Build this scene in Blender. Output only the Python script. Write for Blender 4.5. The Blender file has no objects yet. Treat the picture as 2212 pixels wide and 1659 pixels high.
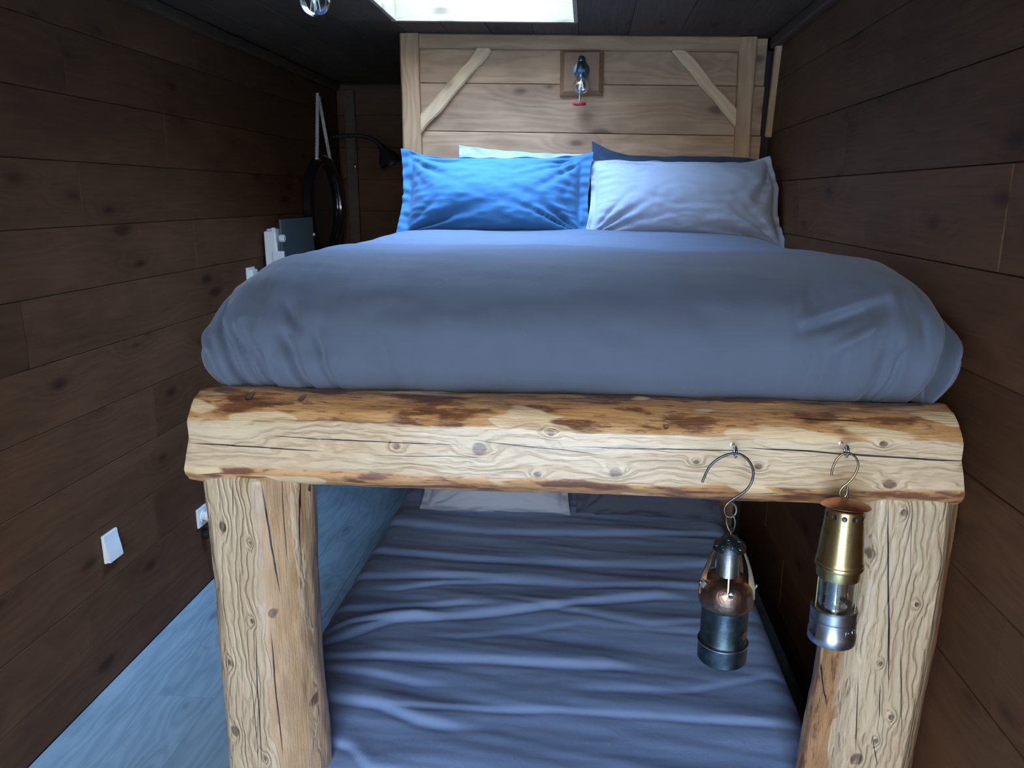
import bpy, bmesh, math, random
from mathutils import Vector, Matrix, noise
R = random.Random(7)
scene = bpy.context.scene
C = scene.collection

# ------------------------------------------------------------------ camera
F_PX, CXP, CYP, CAM_H = 1660.0, 1106.0, 829.5, 1.62
PITCH = math.atan(405 / F_PX)
YAW = math.atan(164 * math.cos(PITCH) / F_PX)
FW = Vector((-math.sin(YAW) * math.cos(PITCH), math.cos(YAW) * math.cos(PITCH), -math.sin(PITCH)))
RT = Vector((math.cos(YAW), math.sin(YAW), 0))
UP = RT.cross(FW)
cam_d = bpy.data.cameras.new('camera')
cam_d.sensor_width = 36.0
cam_d.lens = 36.0 * F_PX / 2212.0
cam_d.clip_start = 0.02
cam = bpy.data.objects.new('camera', cam_d)
C.objects.link(cam)
m3 = Matrix((RT, UP, -FW)).transposed()
cam.matrix_world = Matrix.Translation((0, 0, CAM_H)) @ m3.to_4x4()
scene.camera = cam


def ray(x, y):
    return FW + RT * ((x - CXP) / F_PX) - UP * ((y - CYP) / F_PX)


def atY(x, y, Y):
    d = ray(x, y); q = d * (Y / d.y); return Vector((q.x, q.y, q.z + CAM_H))


def atZ(x, y, Z):
    d = ray(x, y); q = d * ((Z - CAM_H) / d.z); return Vector((q.x, q.y, Z))


# ------------------------------------------------------------------ sky and daylight
SKY = 9.0
world = bpy.data.worlds.new('sky'); scene.world = world
world.use_nodes = True
wn = world.node_tree.nodes; wl = world.node_tree.links
wn.clear()
w_out = wn.new('ShaderNodeOutputWorld'); w_bg = wn.new('ShaderNodeBackground')
w_tc = wn.new('ShaderNodeTexCoord'); w_sep = wn.new('ShaderNodeSeparateXYZ'); w_rmp = wn.new('ShaderNodeValToRGB')
wl.new(w_tc.outputs['Generated'], w_sep.inputs[0]); wl.new(w_sep.outputs[2], w_rmp.inputs[0])
w_rmp.color_ramp.elements[0].position = 0.0; w_rmp.color_ramp.elements[0].color = (1.22, 1.14, 1.05, 1)
w_rmp.color_ramp.elements[1].position = 0.85; w_rmp.color_ramp.elements[1].color = (1.30, 2.20, 3.85, 1)
e = w_rmp.color_ramp.elements.new(0.3); e.color = (1.02, 1.08, 1.15, 1)
wl.new(w_rmp.outputs[0], w_bg.inputs[0]); w_bg.inputs[1].default_value = SKY
wl.new(w_bg.outputs[0], w_out.inputs[0])
scene.view_settings.view_transform = 'Standard'
scene.view_settings.look = 'None'
scene.view_settings.exposure = 0.75
scene.view_settings.gamma = 1.0
scene.view_settings.use_curve_mapping = False

# room dimensions (a lined shipping container): x -1.59..0.77, y -0.9..5.0
XL, XR, Y0, Y1 = -1.59, 0.752, -0.90, 5.00


def ceil_z(x):
    return 2.267 - 0.028 * x


SKX0, SKX1, SKY0, SKY1 = -0.775, -0.052, 2.20, 3.20     # skylight opening
DRX0, DRX1, DRZ = -0.82, 0.50, 2.06                     # unseen glazed door, added behind the camera for front light


def portal(name, loc, rot, sx, sy):
    d = bpy.data.lights.new(name, 'AREA'); d.shape = 'RECTANGLE'; d.size = sx; d.size_y = sy
    d.cycles.is_portal = True
    o = bpy.data.objects.new(name, d); C.objects.link(o); o.location = loc; o.rotation_euler = rot


portal('skylight_portal', ((SKX0 + SKX1) / 2, (SKY0 + SKY1) / 2, 2.60), (0, 0, 0), SKX1 - SKX0, SKY1 - SKY0)
portal('door_portal', ((DRX0 + DRX1) / 2, Y0 - 0.12, DRZ / 2), (math.pi / 2, 0, 0), DRX1 - DRX0, DRZ)


# ------------------------------------------------------------------ node helpers
class NT:
    def __init__(s, name, rough=0.5, color=(0.5, 0.5, 0.5)):
        s.m = bpy.data.materials.new(name); s.m.use_nodes = True
        s.t = s.m.node_tree; s.n = s.t.nodes; s.l = s.t.links
        s.b = s.n['Principled BSDF']
        s.b.inputs['Roughness'].default_value = rough
        s.b.inputs['Base Color'].default_value = (*color, 1)

    def new(s, t, **k):
        o = s.n.new(t)
        for a, v in k.items(): setattr(o, a, v)
        return o

    def put(s, sock, v):
        if isinstance(v, (int, float)): sock.default_value = v
        elif isinstance(v, (tuple, list, Vector)): sock.default_value = tuple(v) if len(v) == len(sock.default_value) else (*v, 1)
        else: s.l.new(v, sock)

    def M(s, op, a, b=0.0, c=None, clamp=False):
        o = s.new('ShaderNodeMath', operation=op, use_clamp=clamp)
        s.put(o.inputs[0], a); s.put(o.inputs[1], b)
        if c is not None: s.put(o.inputs[2], c)
        return o.outputs[0]

    def V(s, op, a, b=(0, 0, 0)):
        o = s.new('ShaderNodeVectorMath', operation=op)
        s.put(o.inputs[0], a); s.put(o.inputs[1], b)
        return o.outputs[0]

    def smooth(s, v, a, b, lo=0.0, hi=1.0):
        o = s.new('ShaderNodeMapRange', interpolation_type='SMOOTHSTEP')
        s.put(o.inputs[0], v); o.inputs[1].default_value = a; o.inputs[2].default_value = b
        o.inputs[3].default_value = lo; o.inputs[4].default_value = hi
        return o.outputs[0]

    def noise(s, vec, scale, detail=2.0, rough=0.5, dist=0.0):
        o = s.new('ShaderNodeTexNoise'); s.put(o.inputs['Vector'], vec)
        o.inputs['Scale'].default_value = scale; o.inputs['Detail'].default_value = detail
        o.inputs['Roughness'].default_value = rough; o.inputs['Distortion'].default_value = dist
        return o.outputs[0]

    def mix(s, f, a, b, mode='MIX'):
        o = s.new('ShaderNodeMix', data_type='RGBA', blend_type=mode)
        s.put(o.inputs[0], f); s.put(o.inputs[6], a); s.put(o.inputs[7], b)
        return o.outputs[2]

    def coords(s):
        return s.new('ShaderNodeTexCoord').outputs['Object']

    def sep(s, v):
        o = s.new('ShaderNodeSeparateXYZ'); s.put(o.inputs[0], v); return o.outputs

    def comb(s, x, y, z):
        o = s.new('ShaderNodeCombineXYZ'); s.put(o.inputs[0], x); s.put(o.inputs[1], y); s.put(o.inputs[2], z); return o.outputs[0]

    def bump(s, h, strength=0.3, dist=0.01):
        o = s.new('ShaderNodeBump'); o.inputs['Strength'].default_value = strength
        o.inputs['Distance'].default_value = dist; s.put(o.inputs['Height'], h)
        s.l.new(o.outputs[0], s.b.inputs['Normal'])

    def col(s, v): s.put(s.b.inputs['Base Color'], v)


MAT = {}


def plank_mat(name, light, dark, knotc, rough=0.55, vary=0.35, blot=0.5, grain=1.0, knot=1.0, spec=0.4, kthr=0.45):
    """stained softwood plank; local X is the grain, Z the width"""
    t = NT(name, rough)
    rnd = t.new('ShaderNodeObjectInfo').outputs['Random']
    p = t.V('ADD', t.coords(), t.comb(t.M('MULTIPLY', rnd, 37.0), t.M('MULTIPLY', rnd, 11.0), t.M('MULTIPLY', rnd, 53.0)))
    x, y, z = t.sep(p)
    w = t.noise(t.comb(t.M('MULTIPLY', x, 1.3), t.M('MULTIPLY', y, 2.0), t.M('MULTIPLY', z, 6.0)), 1.0, 3.0, 0.55)
    # knots: sparse cells of a stretched voronoi
    vo = t.new('ShaderNodeTexVoronoi', voronoi_dimensions='2D')
    t.put(vo.inputs['Vector'], t.comb(t.M('MULTIPLY', x, 2.3), t.M('MULTIPLY', z, 5.5), 0.0)); vo.inputs['Scale'].default_value = 1.0
    on = t.M('GREATER_THAN', t.sep(vo.outputs['Color'])[0], kthr)
    kd = vo.outputs['Distance']
    kn = t.M('MULTIPLY', t.smooth(t.M('ADD', kd, t.M('MULTIPLY', t.M('SUBTRACT', w, 0.5), 0.25)), 0.13, 0.0), on)
    halo = t.M('MULTIPLY', t.smooth(kd, 0.42, 0.05), on)
    s = t.M('ADD', t.M('MULTIPLY', z, 34.0), t.M('MULTIPLY', w, 14.0))
    s = t.M('ADD', s, t.M('MULTIPLY', halo, 3.0))
    band = t.M('ADD', t.M('MULTIPLY', t.M('SINE', t.M('MULTIPLY', s, 3.4)), 0.5), 0.5)
    fine = t.noise(t.comb(t.M('MULTIPLY', x, 7.0), t.M('MULTIPLY', y, 60.0), t.M('MULTIPLY', z, 190.0)), 1.0, 3.0, 0.6)
    blotch = t.noise(t.comb(t.M('MULTIPLY', x, 3.2), y, t.M('MULTIPLY', z, 7.0)), 1.0, 3.0, 0.6)
    g = t.M('ADD', t.M('MULTIPLY', band, 0.35 * grain), t.M('ADD', t.M('MULTIPLY', fine, 0.35), t.M('MULTIPLY', t.M('SUBTRACT', blotch, 0.35), 1.6 * blot)), clamp=True)
    c = t.mix(g, light, dark)
    c = t.mix(t.M('MULTIPLY', kn, 0.85 * knot), c, knotc)
    c = t.mix(t.M('MULTIPLY', halo, 0.28 * knot), c, dark)
    hv = t.new('ShaderNodeHueSaturation'); t.put(hv.inputs['Color'], c)
    t.put(hv.inputs['Value'], t.M('ADD', t.M('MULTIPLY', rnd, vary), 1.0 - vary * 0.5))
    t.col(hv.outputs[0])
    t.b.inputs['Specular IOR Level'].default_value = spec
    t.put(t.b.inputs['Roughness'], t.M('ADD', t.M('MULTIPLY', fine, 0.25), rough - 0.1))
    t.bump(t.M('ADD', t.M('MULTIPLY', fine, 0.6), t.M('MULTIPLY', band, 0.4)), 0.25, 0.003)
    MAT[name] = t.m
    return t.m


plank_mat('wall_boards', (0.112, 0.053, 0.026), (0.042, 0.019, 0.0095), (0.014, 0.007, 0.004), 0.6, 0.35, 0.6, 0.4, 0.9, 0.16, 0.3)  # brown stain, darkened well below the headboard wood to imitate shade on the walls
plank_mat('ceiling_boards', (0.115, 0.072, 0.046), (0.045, 0.028, 0.018), (0.018, 0.012, 0.009), 0.65, 0.35, 0.5, 0.4, 1.0, 0.2)
plank_mat('headboard_boards', (0.52, 0.318, 0.18), (0.21, 0.11, 0.058), (0.055, 0.032, 0.024), 0.5, 0.18, 0.75, 0.6, 1.5, 0.35, 0.1)
plank_mat('frame_timber', (0.50, 0.295, 0.155), (0.25, 0.135, 0.064), (0.09, 0.05, 0.03), 0.5, 0.2, 0.3)
plank_mat('split_brace', (0.66, 0.44, 0.25), (0.45, 0.275, 0.145), (0.12, 0.07, 0.04), 0.45, 0.1, 0.2)
plank_mat('red_plaque', (0.235, 0.118, 0.055), (0.16, 0.075, 0.034), (0.12, 0.05, 0.03), 0.4, 0.0, 0.2, 0.5, 0.0)
plank_mat('pale_pine', (0.40, 0.32, 0.205), (0.29, 0.22, 0.13), (0.10, 0.06, 0.04), 0.6, 0.08, 0.35, 0.6, 1.0, 0.3, 0.2)
plank_mat('floor_boards', (0.36, 0.47, 0.54), (0.17, 0.24, 0.285), (0.06, 0.07, 0.08), 0.42, 0.15, 0.6, 0.8, 0.6)
plank_mat('moulding_wood', (0.085, 0.052, 0.032), (0.04, 0.024, 0.015), (0.05, 0.03, 0.02), 0.5, 0.2, 0.3)


def log_mat(name, half, knots, cracks, orange_bias=0.0, axis_cut=True, strip=None, cut_off=0.0, tone=1.0):
    """peeled log, varnished. local X along the log, -Y the front, Z across. knots (x,z,r), cracks ((x0,z0),(x1,z1),w)"""
    t = NT(name, 0.4)
    p = t.coords(); x, y, z = t.sep(p)
    n1 = t.noise(t.comb(t.M('MULTIPLY', x, 3.0), t.M('MULTIPLY', y, 9.0), t.M('MULTIPLY', z, 9.0)), 1.0, 4.0, 0.6)
    n2 = t.noise(t.comb(t.M('MULTIPLY', x, 9.0), t.M('MULTIPLY', y, 30.0), t.M('MULTIPLY', z, 30.0)), 1.0, 4.0, 0.6)
    ks = 0.0; kc = 0.0
    for (kx, kz, kr) in knots:
        dx = t.M('DIVIDE', t.M('SUBTRACT', x, kx), kr * 2.6); dz = t.M('DIVIDE', t.M('SUBTRACT', z, kz), kr * 1.7)
        d2 = t.M('ADD', t.M('MULTIPLY', dx, dx), t.M('MULTIPLY', dz, dz))
        ks = t.M('ADD', ks, t.M('POWER', 2.718, t.M('MULTIPLY', d2, -1.0)))
        ex = t.M('DIVIDE', t.M('SUBTRACT', x, kx), kr * 1.1); ez = t.M('DIVIDE', t.M('SUBTRACT', z, kz), kr * 0.95)
        e2 = t.M('ADD', t.M('ADD', t.M('MULTIPLY', ex, ex), t.M('MULTIPLY', ez, ez)), t.M('MULTIPLY', t.M('SUBTRACT', n2, 0.5), 2.4))
        kc = t.M('MAXIMUM', kc, t.smooth(e2, 1.1, 0.15))
    front = t.M('LESS_THAN', y, -0.02)
    kc = t.M('MULTIPLY', kc, front)
    cr = 0.0
    for (a, b, w) in cracks:
        (x0, z0), (x1, z1) = a, b
        if x1 < x0: x0, z0, x1, z1 = x1, z1, x0, z0
        sl = (z1 - z0) / (x1 - x0)
        zz = t.M('ADD', t.M('MULTIPLY', t.M('SUBTRACT', x, x0), sl), z0)
        zz = t.M('ADD', zz, t.M('MULTIPLY', t.M('SUBTRACT', n1, 0.5), 0.014))
        mid, hl = (x0 + x1) / 2, (x1 - x0) / 2
        tap = t.M('SUBTRACT', 1.0, t.M('POWER', t.M('DIVIDE', t.M('ABSOLUTE', t.M('SUBTRACT', x, mid)), hl), 3.0), clamp=True)
        wid = t.M('MULTIPLY', tap, w)
        dd = t.M('ABSOLUTE', t.M('SUBTRACT', z, zz))
        cr = t.M('MAXIMUM', cr, t.M('LESS_THAN', dd, wid))
    cr = t.M('MULTIPLY', cr, front)
    # annual ring pattern on the hewn face
    s = t.M('ADD', t.M('MULTIPLY', z, 140.0), t.M('MULTIPLY', n1, 23.0))
    s = t.M('ADD', s, t.M('MULTIPLY', ks, 5.0))
    s = t.M('ADD', s, t.M('MULTIPLY', n2, 3.0))
    band = t.M('ADD', t.M('MULTIPLY', t.M('SINE', t.M('MULTIPLY', s, 2.2)), 0.5), 0.5)
    band = t.M('POWER', band, 2.0)
    fine = t.noise(t.comb(t.M('MULTIPLY', x, 16.0), t.M('MULTIPLY', y, 200.0), t.M('MULTIPLY', z, 200.0)), 1.0, 3.0, 0.65)
    pale = t.mix(t.M('MULTIPLY', band, 0.42), (0.54, 0.415, 0.28), (0.36, 0.24, 0.135))
    pale = t.mix(t.smooth(n1, 0.42, 0.68), pale, (0.60, 0.485, 0.345))
    # inner-bark side: orange with brown streaks and scraped pale patches
    st = t.noise(t.comb(t.M('MULTIPLY', x, 7.0), t.M('MULTIPLY', y, 26.0), t.M('MULTIPLY', z, 26.0)), 1.0, 5.0, 0.62)
    org = t.mix(t.smooth(n2, 0.3, 0.7), (0.42, 0.20, 0.068), (0.54, 0.31, 0.135))
    org = t.mix(t.smooth(st, 0.50, 0.60), org, (0.13, 0.042, 0.018))
    fk = t.noise(t.comb(t.M('MULTIPLY', x, 26.0), t.M('MULTIPLY', y, 120.0), t.M('MULTIPLY', z, 120.0)), 1.0, 3.0, 0.6)
    org = t.mix(t.M('MULTIPLY', t.smooth(fk, 0.58, 0.66), 0.75), org, (0.15, 0.05, 0.022))
    sc = t.noise(t.comb(t.M('MULTIPLY', t.M('ADD', x, 5.0), 5.0), t.M('MULTIPLY', y, 17.0), t.M('MULTIPLY', z, 17.0)), 1.0, 2.0, 0.4)
    org = t.mix(t.smooth(sc, 0.60, 0.63), org, (0.66, 0.50, 0.31))
    edge = t.M('ADD', t.M('MULTIPLY', t.M('SUBTRACT', n1, 0.5), 0.055), t.M('ABSOLUTE', t.M('SUBTRACT', z, cut_off)))
    cut = t.M('MULTIPLY', t.smooth(edge, half + 0.004, half - 0.004), front)
    if strip:
        sd = t.M('ADD', t.M('ABSOLUTE', t.M('SUBTRACT', z, strip[0])), t.M('MULTIPLY', t.M('SUBTRACT', n1, 0.5), 0.10))
        cut = t.M('MULTIPLY', cut, t.smooth(sd, strip[1] - 0.004, strip[1] + 0.004))
        plain = t.mix(t.smooth(n2, 0.3, 0.7), (0.46, 0.30, 0.165), (0.54, 0.38, 0.235))
        org = t.mix(0.8, org, plain)
    c = t.mix(cut, org, pale)
    c = t.mix(t.M('MULTIPLY', fine, 0.25), c, (0.30, 0.18, 0.09))
    c = t.mix(t.M('MULTIPLY', kc, 0.9), c, t.mix(n2, (0.05, 0.03, 0.025), (0.26, 0.16, 0.10)))
    c = t.mix(cr, c, (0.02, 0.012, 0.008))
    c = t.mix(1.0, c, (tone, tone * 0.97, tone * 0.93), 'MULTIPLY')
    t.col(c)
    t.b.inputs['Coat Weight'].default_value = 0.5; t.b.inputs['Coat Roughness'].default_value = 0.22
    t.put(t.b.inputs['Roughness'], t.M('ADD', t.M('MULTIPLY', fine, 0.2), 0.36))
    h = t.M('ADD', t.M('MULTIPLY', t.M('MULTIPLY', band, cut), -0.55), t.M('MULTIPLY', n2, 0.9))
    h = t.M('ADD', h, t.M('MULTIPLY', fine, 0.4))
    h = t.M('ADD', h, t.M('MULTIPLY', t.M('SUBTRACT', cut, 1.0), 0.35))
    h = t.M('SUBTRACT', h, t.M('ADD', t.M('MULTIPLY', cr, 2.0), t.M('MULTIPLY', kc, 0.8)))
    t.bump(h, 0.9, 0.005)
    MAT[name] = t.m
    return t.m


def fabric(name, color, rough=0.85, sheen=0.15):
    t = NT(name, rough)
    p = t.coords()
    a = t.noise(t.V('MULTIPLY', p, (420, 420, 420)), 1.0, 1.0)
    b = t.noise(p, 9.0, 3.0, 0.6)
    c = t.mix(t.M('MULTIPLY', t.M('ADD', t.M('MULTIPLY', a, 0.4), t.M('MULTIPLY', b, 0.6)), 0.4), color, tuple(v * 0.72 for v in color))
    t.col(c)
    t.b.inputs['Sheen Weight'].default_value = sheen; t.b.inputs['Sheen Roughness'].default_value = 0.5
    t.b.inputs['Specular IOR Level'].default_value = 0.25
    cr = t.noise(t.V('MULTIPLY', p, (1, 1, 1)), 24.0, 4.0, 0.55, 1.2)
    t.bump(t.M('ADD', t.M('MULTIPLY', cr, 1.0), t.M('MULTIPLY', a, 0.05)), 0.18, 0.006)
    MAT[name] = t.m


fabric('duvet_cotton', (0.090, 0.109, 0.155))
fabric('sheet_cotton', (0.22, 0.32, 0.56))
fabric('blue_cotton', (0.045, 0.145, 0.285))
fabric('lilac_cotton', (0.34, 0.38, 0.47))
fabric('pale_cotton', (0.42, 0.50, 0.56))
fabric('navy_cotton', (0.035, 0.055, 0.095))
fabric('lower_pale_cotton', (0.36, 0.40, 0.52))
fabric('lower_navy_cotton', (0.06, 0.07, 0.11))
fabric('mattress_ticking', (0.6, 0.6, 0.58))
fabric('rope_cotton', (0.58, 0.52, 0.45))


def metal(name, c1, c2, rough, scale=30.0, mix_lo=0.4, mix_hi=0.65, bump=0.1, metallic=1.0):
    t = NT(name, rough)
    p = t.coords(); n = t.noise(p, scale, 4.0, 0.6)
    t.col(t.mix(t.smooth(n, mix_lo, mix_hi), c1, c2))
    t.b.inputs['Metallic'].default_value = metallic
    t.put(t.b.inputs['Roughness'], t.M('ADD', t.M('MULTIPLY', n, 0.25), rough - 0.1))
    if bump: t.bump(n, bump, 0.004)
    MAT[name] = t.m


metal('brass', (0.50, 0.385, 0.175), (0.41, 0.305, 0.135), 0.27, 12, bump=0.0)
metal('copper', (0.56, 0.235, 0.125), (0.42, 0.16, 0.08), 0.38, 40, bump=0.12)
metal('old_copper', (0.235, 0.145, 0.11), (0.13, 0.085, 0.07), 0.34, 55, bump=0.5)
metal('brushed_steel', (0.42, 0.43, 0.46), (0.34, 0.35, 0.40), 0.28, 24, bump=0.03)
metal('blued_steel', (0.035, 0.055, 0.07), (0.07, 0.105, 0.13), 0.42, 38, bump=0.25)
metal('zinc_grey', (0.26, 0.29, 0.31), (0.16, 0.18, 0.20), 0.36, 40, bump=0.3)
metal('hook_iron', (0.09, 0.09, 0.095), (0.16, 0.155, 0.15), 0.36, 80, bump=0.1)
metal('hook_bronze', (0.30, 0.235, 0.15), (0.22, 0.17, 0.11), 0.3, 80, bump=0.1)
metal('galvanised', (0.17, 0.25, 0.32), (0.11, 0.17, 0.22), 0.34, 60, bump=0.15)
metal('bright_steel', (0.7, 0.7, 0.7), (0.55, 0.55, 0.56), 0.22, 60, bump=0.0)
metal('filament_metal', (0.85, 0.80, 0.62), (0.75, 0.68, 0.5), 0.4, 60, bump=0.0, metallic=0.4)


def paint(name, c, rough, spec=0.5, wob=0.12):
    t = NT(name, rough)
    n = t.noise(t.coords(), 35.0, 3.0)
    t.col(t.mix(t.M('MULTIPLY', n, wob * 2), c, tuple(v * 0.7 for v in c)))
    t.b.inputs['Specular IOR Level'].default_value = spec
    MAT[name] = t.m


paint('white_plastic', (0.72, 0.75, 0.77), 0.35, 0.5, 0.05)
paint('black_plastic', (0.012, 0.012, 0.013), 0.4)
paint('black_lacquer', (0.010, 0.010, 0.011), 0.14, 0.7)
paint('black_iron', (0.012, 0.012, 0.013), 0.45)
paint('red_enamel', (0.55, 0.035, 0.04), 0.35)
paint('panel_glass_grey', (0.11, 0.16, 0.18), 0.18, 0.6, 0.04)
paint('mirror_silver', (0.03, 0.032, 0.034), 0.06, 0.9, 0.0)
paint('dark_backing', (0.025, 0.018, 0.014), 0.9)
paint('outer_steel', (0.10, 0.11, 0.12), 0.6)
paint('gravel_ground', (0.36, 0.34, 0.29), 0.95)
paint('dark_base_board', (0.06, 0.042, 0.03), 0.7)


def glass(name, tint=(1, 1, 1), gloss=0.10, rough=0.02):
    m = bpy.data.materials.new(name); m.use_nodes = True
    n = m.node_tree.nodes; l = m.node_tree.links; n.clear()
    o = n.new('ShaderNodeOutputMaterial'); mx = n.new('ShaderNodeMixShader')
    tr = n.new('ShaderNodeBsdfTransparent'); gl = n.new('ShaderNodeBsdfGlossy'); fr = n.new('ShaderNodeLayerWeight')
    ns = n.new('ShaderNodeTexNoise'); ns.inputs['Scale'].default_value = 8.0
    bm_ = n.new('ShaderNodeBump'); bm_.inputs['Strength'].default_value = 0.02; l.new(ns.outputs[0], bm_.inputs['Height'])
    l.new(bm_.outputs[0], gl.inputs['Normal'])
    tr.inputs[0].default_value = (*tint, 1); gl.inputs['Roughness'].default_value = rough
    fr.inputs[0].default_value = 0.25
    mt = n.new('ShaderNodeMath'); mt.operation = 'MULTIPLY_ADD'; l.new(fr.outputs['Facing'], mt.inputs[0])
    mt.inputs[1].default_value = 0.7; mt.inputs[2].default_value = gloss; mt.use_clamp = True
    l.new(mt.outputs[0], mx.inputs[0]); l.new(tr.outputs[0], mx.inputs[1]); l.new(gl.outputs[0], mx.inputs[2])
    l.new(mx.outputs[0], o.inputs[0])
    MAT[name] = m


glass('clear_glass', (0.93, 0.95, 0.96), 0.10)
glass('window_glass', (0.96, 0.98, 0.98), 0.03)


# ------------------------------------------------------------------ object helpers
def mesh_obj(name, verts, faces, mat, parent=None, smooth=False):
    me = bpy.data.meshes.new(name)
    me.from_pydata([tuple(v) for v in verts], [], faces)
    me.update()
    if smooth:
        me.polygons.foreach_set('use_smooth', [True] * len(me.polygons))
    return link(name, me, mat, parent)


def link(name, me, mat, parent=None):
    if mat and not me.materials: me.materials.append(MAT[mat])
    o = bpy.data.objects.new(name, me); C.objects.link(o)
    if parent: o.parent = parent
    return o


def bm_obj(name, bm, mat, parent=None, smooth=None):
    me = bpy.data.meshes.new(name)
    bmesh.ops.recalc_face_normals(bm, faces=bm.faces)
    bm.to_mesh(me); bm.free()
    if smooth is not None:
        me.polygons.foreach_set('use_smooth', [True] * len(me.polygons))
        if smooth: me.set_sharp_from_angle(angle=math.radians(smooth))
    return link(name, me, mat, parent)


def empty(name, loc, label, cat, group=None, rot=(0, 0, 0)):
    o = bpy.data.objects.new(name, None); C.objects.link(o)
    o.location = loc; o.rotation_euler = rot; o.empty_display_size = 0.05
    tag(o, label, cat, group)
    return o


def tag(o, label, cat, group=None):
    o['label'] = label; o['category'] = cat
    if group: o['group'] = group
    return o


def struct(o, label, cat):
    o['kind'] = 'structure'; o['label'] = label; o['category'] = cat
    return o


def add_box(bm, c, s, rot=None, bev=0.0, seg=1):
    r = bmesh.ops.create_cube(bm, size=1.0)
    vs = r['verts']
    mtx = Matrix.Translation(c) @ (rot.to_4x4() if rot else Matrix()) @ Matrix.Diagonal((*s, 1))
    bmesh.ops.transform(bm, matrix=mtx, verts=vs)
    if bev:
        es = list({e for v in vs for e in v.link_edges})
        bmesh.ops.bevel(bm, geom=es, offset=bev, segments=seg, affect='EDGES', profile=0.5)


def box_obj(name, c, s, mat, parent=None, rot=None, bev=0.0, seg=1):
    bm = bmesh.new(); add_box(bm, (0, 0, 0), s, None, bev, seg)
    o = bm_obj(name, bm, mat, parent)
    o.location = c
    if rot: o.rotation_euler = rot.to_euler()
    return o


def add_lathe(bm, prof, seg=40, center=(0, 0, 0), rot=None, caps=True):
    rings = []
    mtx = Matrix.Translation(center) @ (rot.to_4x4() if rot else Matrix())
    for (r, z) in prof:
        if r < 1e-6:
            rings.append([bm.verts.new(mtx @ Vector((0, 0, z)))])
        else:
            rings.append([bm.verts.new(mtx @ Vector((r * math.cos(2 * math.pi * i / seg), r * math.sin(2 * math.pi * i / seg), z))) for i in range(seg)])
    for a, b in zip(rings[:-1], rings[1:]):
        if len(a) == 1 and len(b) == 1: continue
        for i in range(seg):
            j = (i + 1) % seg
            if len(a) == 1: bm.faces.new((a[0], b[j], b[i]))
            elif len(b) == 1: bm.faces.new((a[i], a[j], b[0]))
            else: bm.faces.new((a[i], a[j], b[j], b[i]))
    if caps:
        for rg in (rings[0], rings[-1]):
            if len(rg) > 1: bm.faces.new(rg)


def lathe_obj(name, prof, mat, parent=None, seg=40, loc=(0, 0, 0), rot=None, caps=True, sharp=35):
    bm = bmesh.new(); add_lathe(bm, prof, seg, (0, 0, 0), None, caps)
    o = bm_obj(name, bm, mat, parent, smooth=sharp)
    o.location = loc
    if rot: o.rotation_euler = rot.to_euler()
    return o


def catmull(pts, n=6, closed=False):
    pts = [Vector(p) for p in pts]; out = []; N = len(pts)
    rng = range(N if closed else N - 1)
    for i in rng:
        if closed: p0, p1, p2, p3 = pts[i - 1], pts[i], pts[(i + 1) % N], pts[(i + 2) % N]
        else: p0, p1, p2, p3 = pts[max(i - 1, 0)], pts[i], pts[i + 1], pts[min(i + 2, N - 1)]
        for k in range(n):
            t = k / n
            out.append(0.5 * ((2 * p1) + (p2 - p0) * t + (2 * p0 - 5 * p1 + 4 * p2 - p3) * t * t + (3 * p1 - p0 - 3 * p2 + p3) * t ** 3))
    if not closed: out.append(pts[-1])
    return out


def add_tube(bm, pts, r, seg=10, closed=False, caps=True):
    pts = [Vector(p) for p in pts]; n = len(pts); rings = []
    rr = r if callable(r) else (lambda i: r)
    up = None
    for i, p in enumerate(pts):
        if closed: t = (pts[(i + 1) % n] - pts[i - 1]).normalized()
        else: t = (pts[min(i + 1, n - 1)] - pts[max(i - 1, 0)]).normalized()
        if up is None:
            up = t.orthogonal().normalized()
        else:
            up = (up - t * up.dot(t)).normalized()
        sd = t.cross(up)
        rings.append([bm.verts.new(p + (up * math.cos(2 * math.pi * k / seg) + sd * math.sin(2 * math.pi * k / seg)) * rr(i)) for k in range(seg)])
    for i in range(n if closed else n - 1):
        a, b = rings[i], rings[(i + 1) % n]
        off = 0
        if closed and i == n - 1:
            off = min(range(seg), key=lambda o: (a[0].co - b[o].co).length)
        for k in range(seg):
            j = (k + 1) % seg
            bm.faces.new((a[k], a[j], b[(j + off) % seg], b[(k + off) % seg]))
    if caps and not closed:
        bm.faces.new(rings[0]); bm.faces.new(rings[-1])


def tube_obj(name, pts, r, mat, parent=None, seg=10, closed=False, loc=(0, 0, 0)):
    bm = bmesh.new(); add_tube(bm, [Vector(p) - Vector(loc) for p in pts], r, seg, closed)
    o = bm_obj(name, bm, mat, parent, smooth=50); o.location = loc
    return o


PLANKS = {}


def plank(parent, origin, ax, az, length, width, thick, mat, bev=0.0016):
    """a board whose length runs along ax, its width along az; origin is its centre"""
    key = (round(length, 3), round(width, 3), thick, mat)
    if key not in PLANKS:
        bm = bmesh.new(); add_box(bm, (0, 0, 0), (length, thick, width), None, bev, 1)
        me = bpy.data.meshes.new('plank'); bm.to_mesh(me); bm.free(); me.materials.append(MAT[mat]); PLANKS[key] = me
    o = bpy.data.objects.new('plank', PLANKS[key]); C.objects.link(o)
    ax = Vector(ax).normalized(); az = Vector(az).normalized(); ay = az.cross(ax)
    mt = Matrix((ax, ay, az)).transposed().to_4x4(); mt.translation = origin
    o.parent = parent
    o.matrix_basis = Matrix.Translation(-parent.location) @ mt
    return o


# ------------------------------------------------------------------ setting
TH = 0.018
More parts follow.
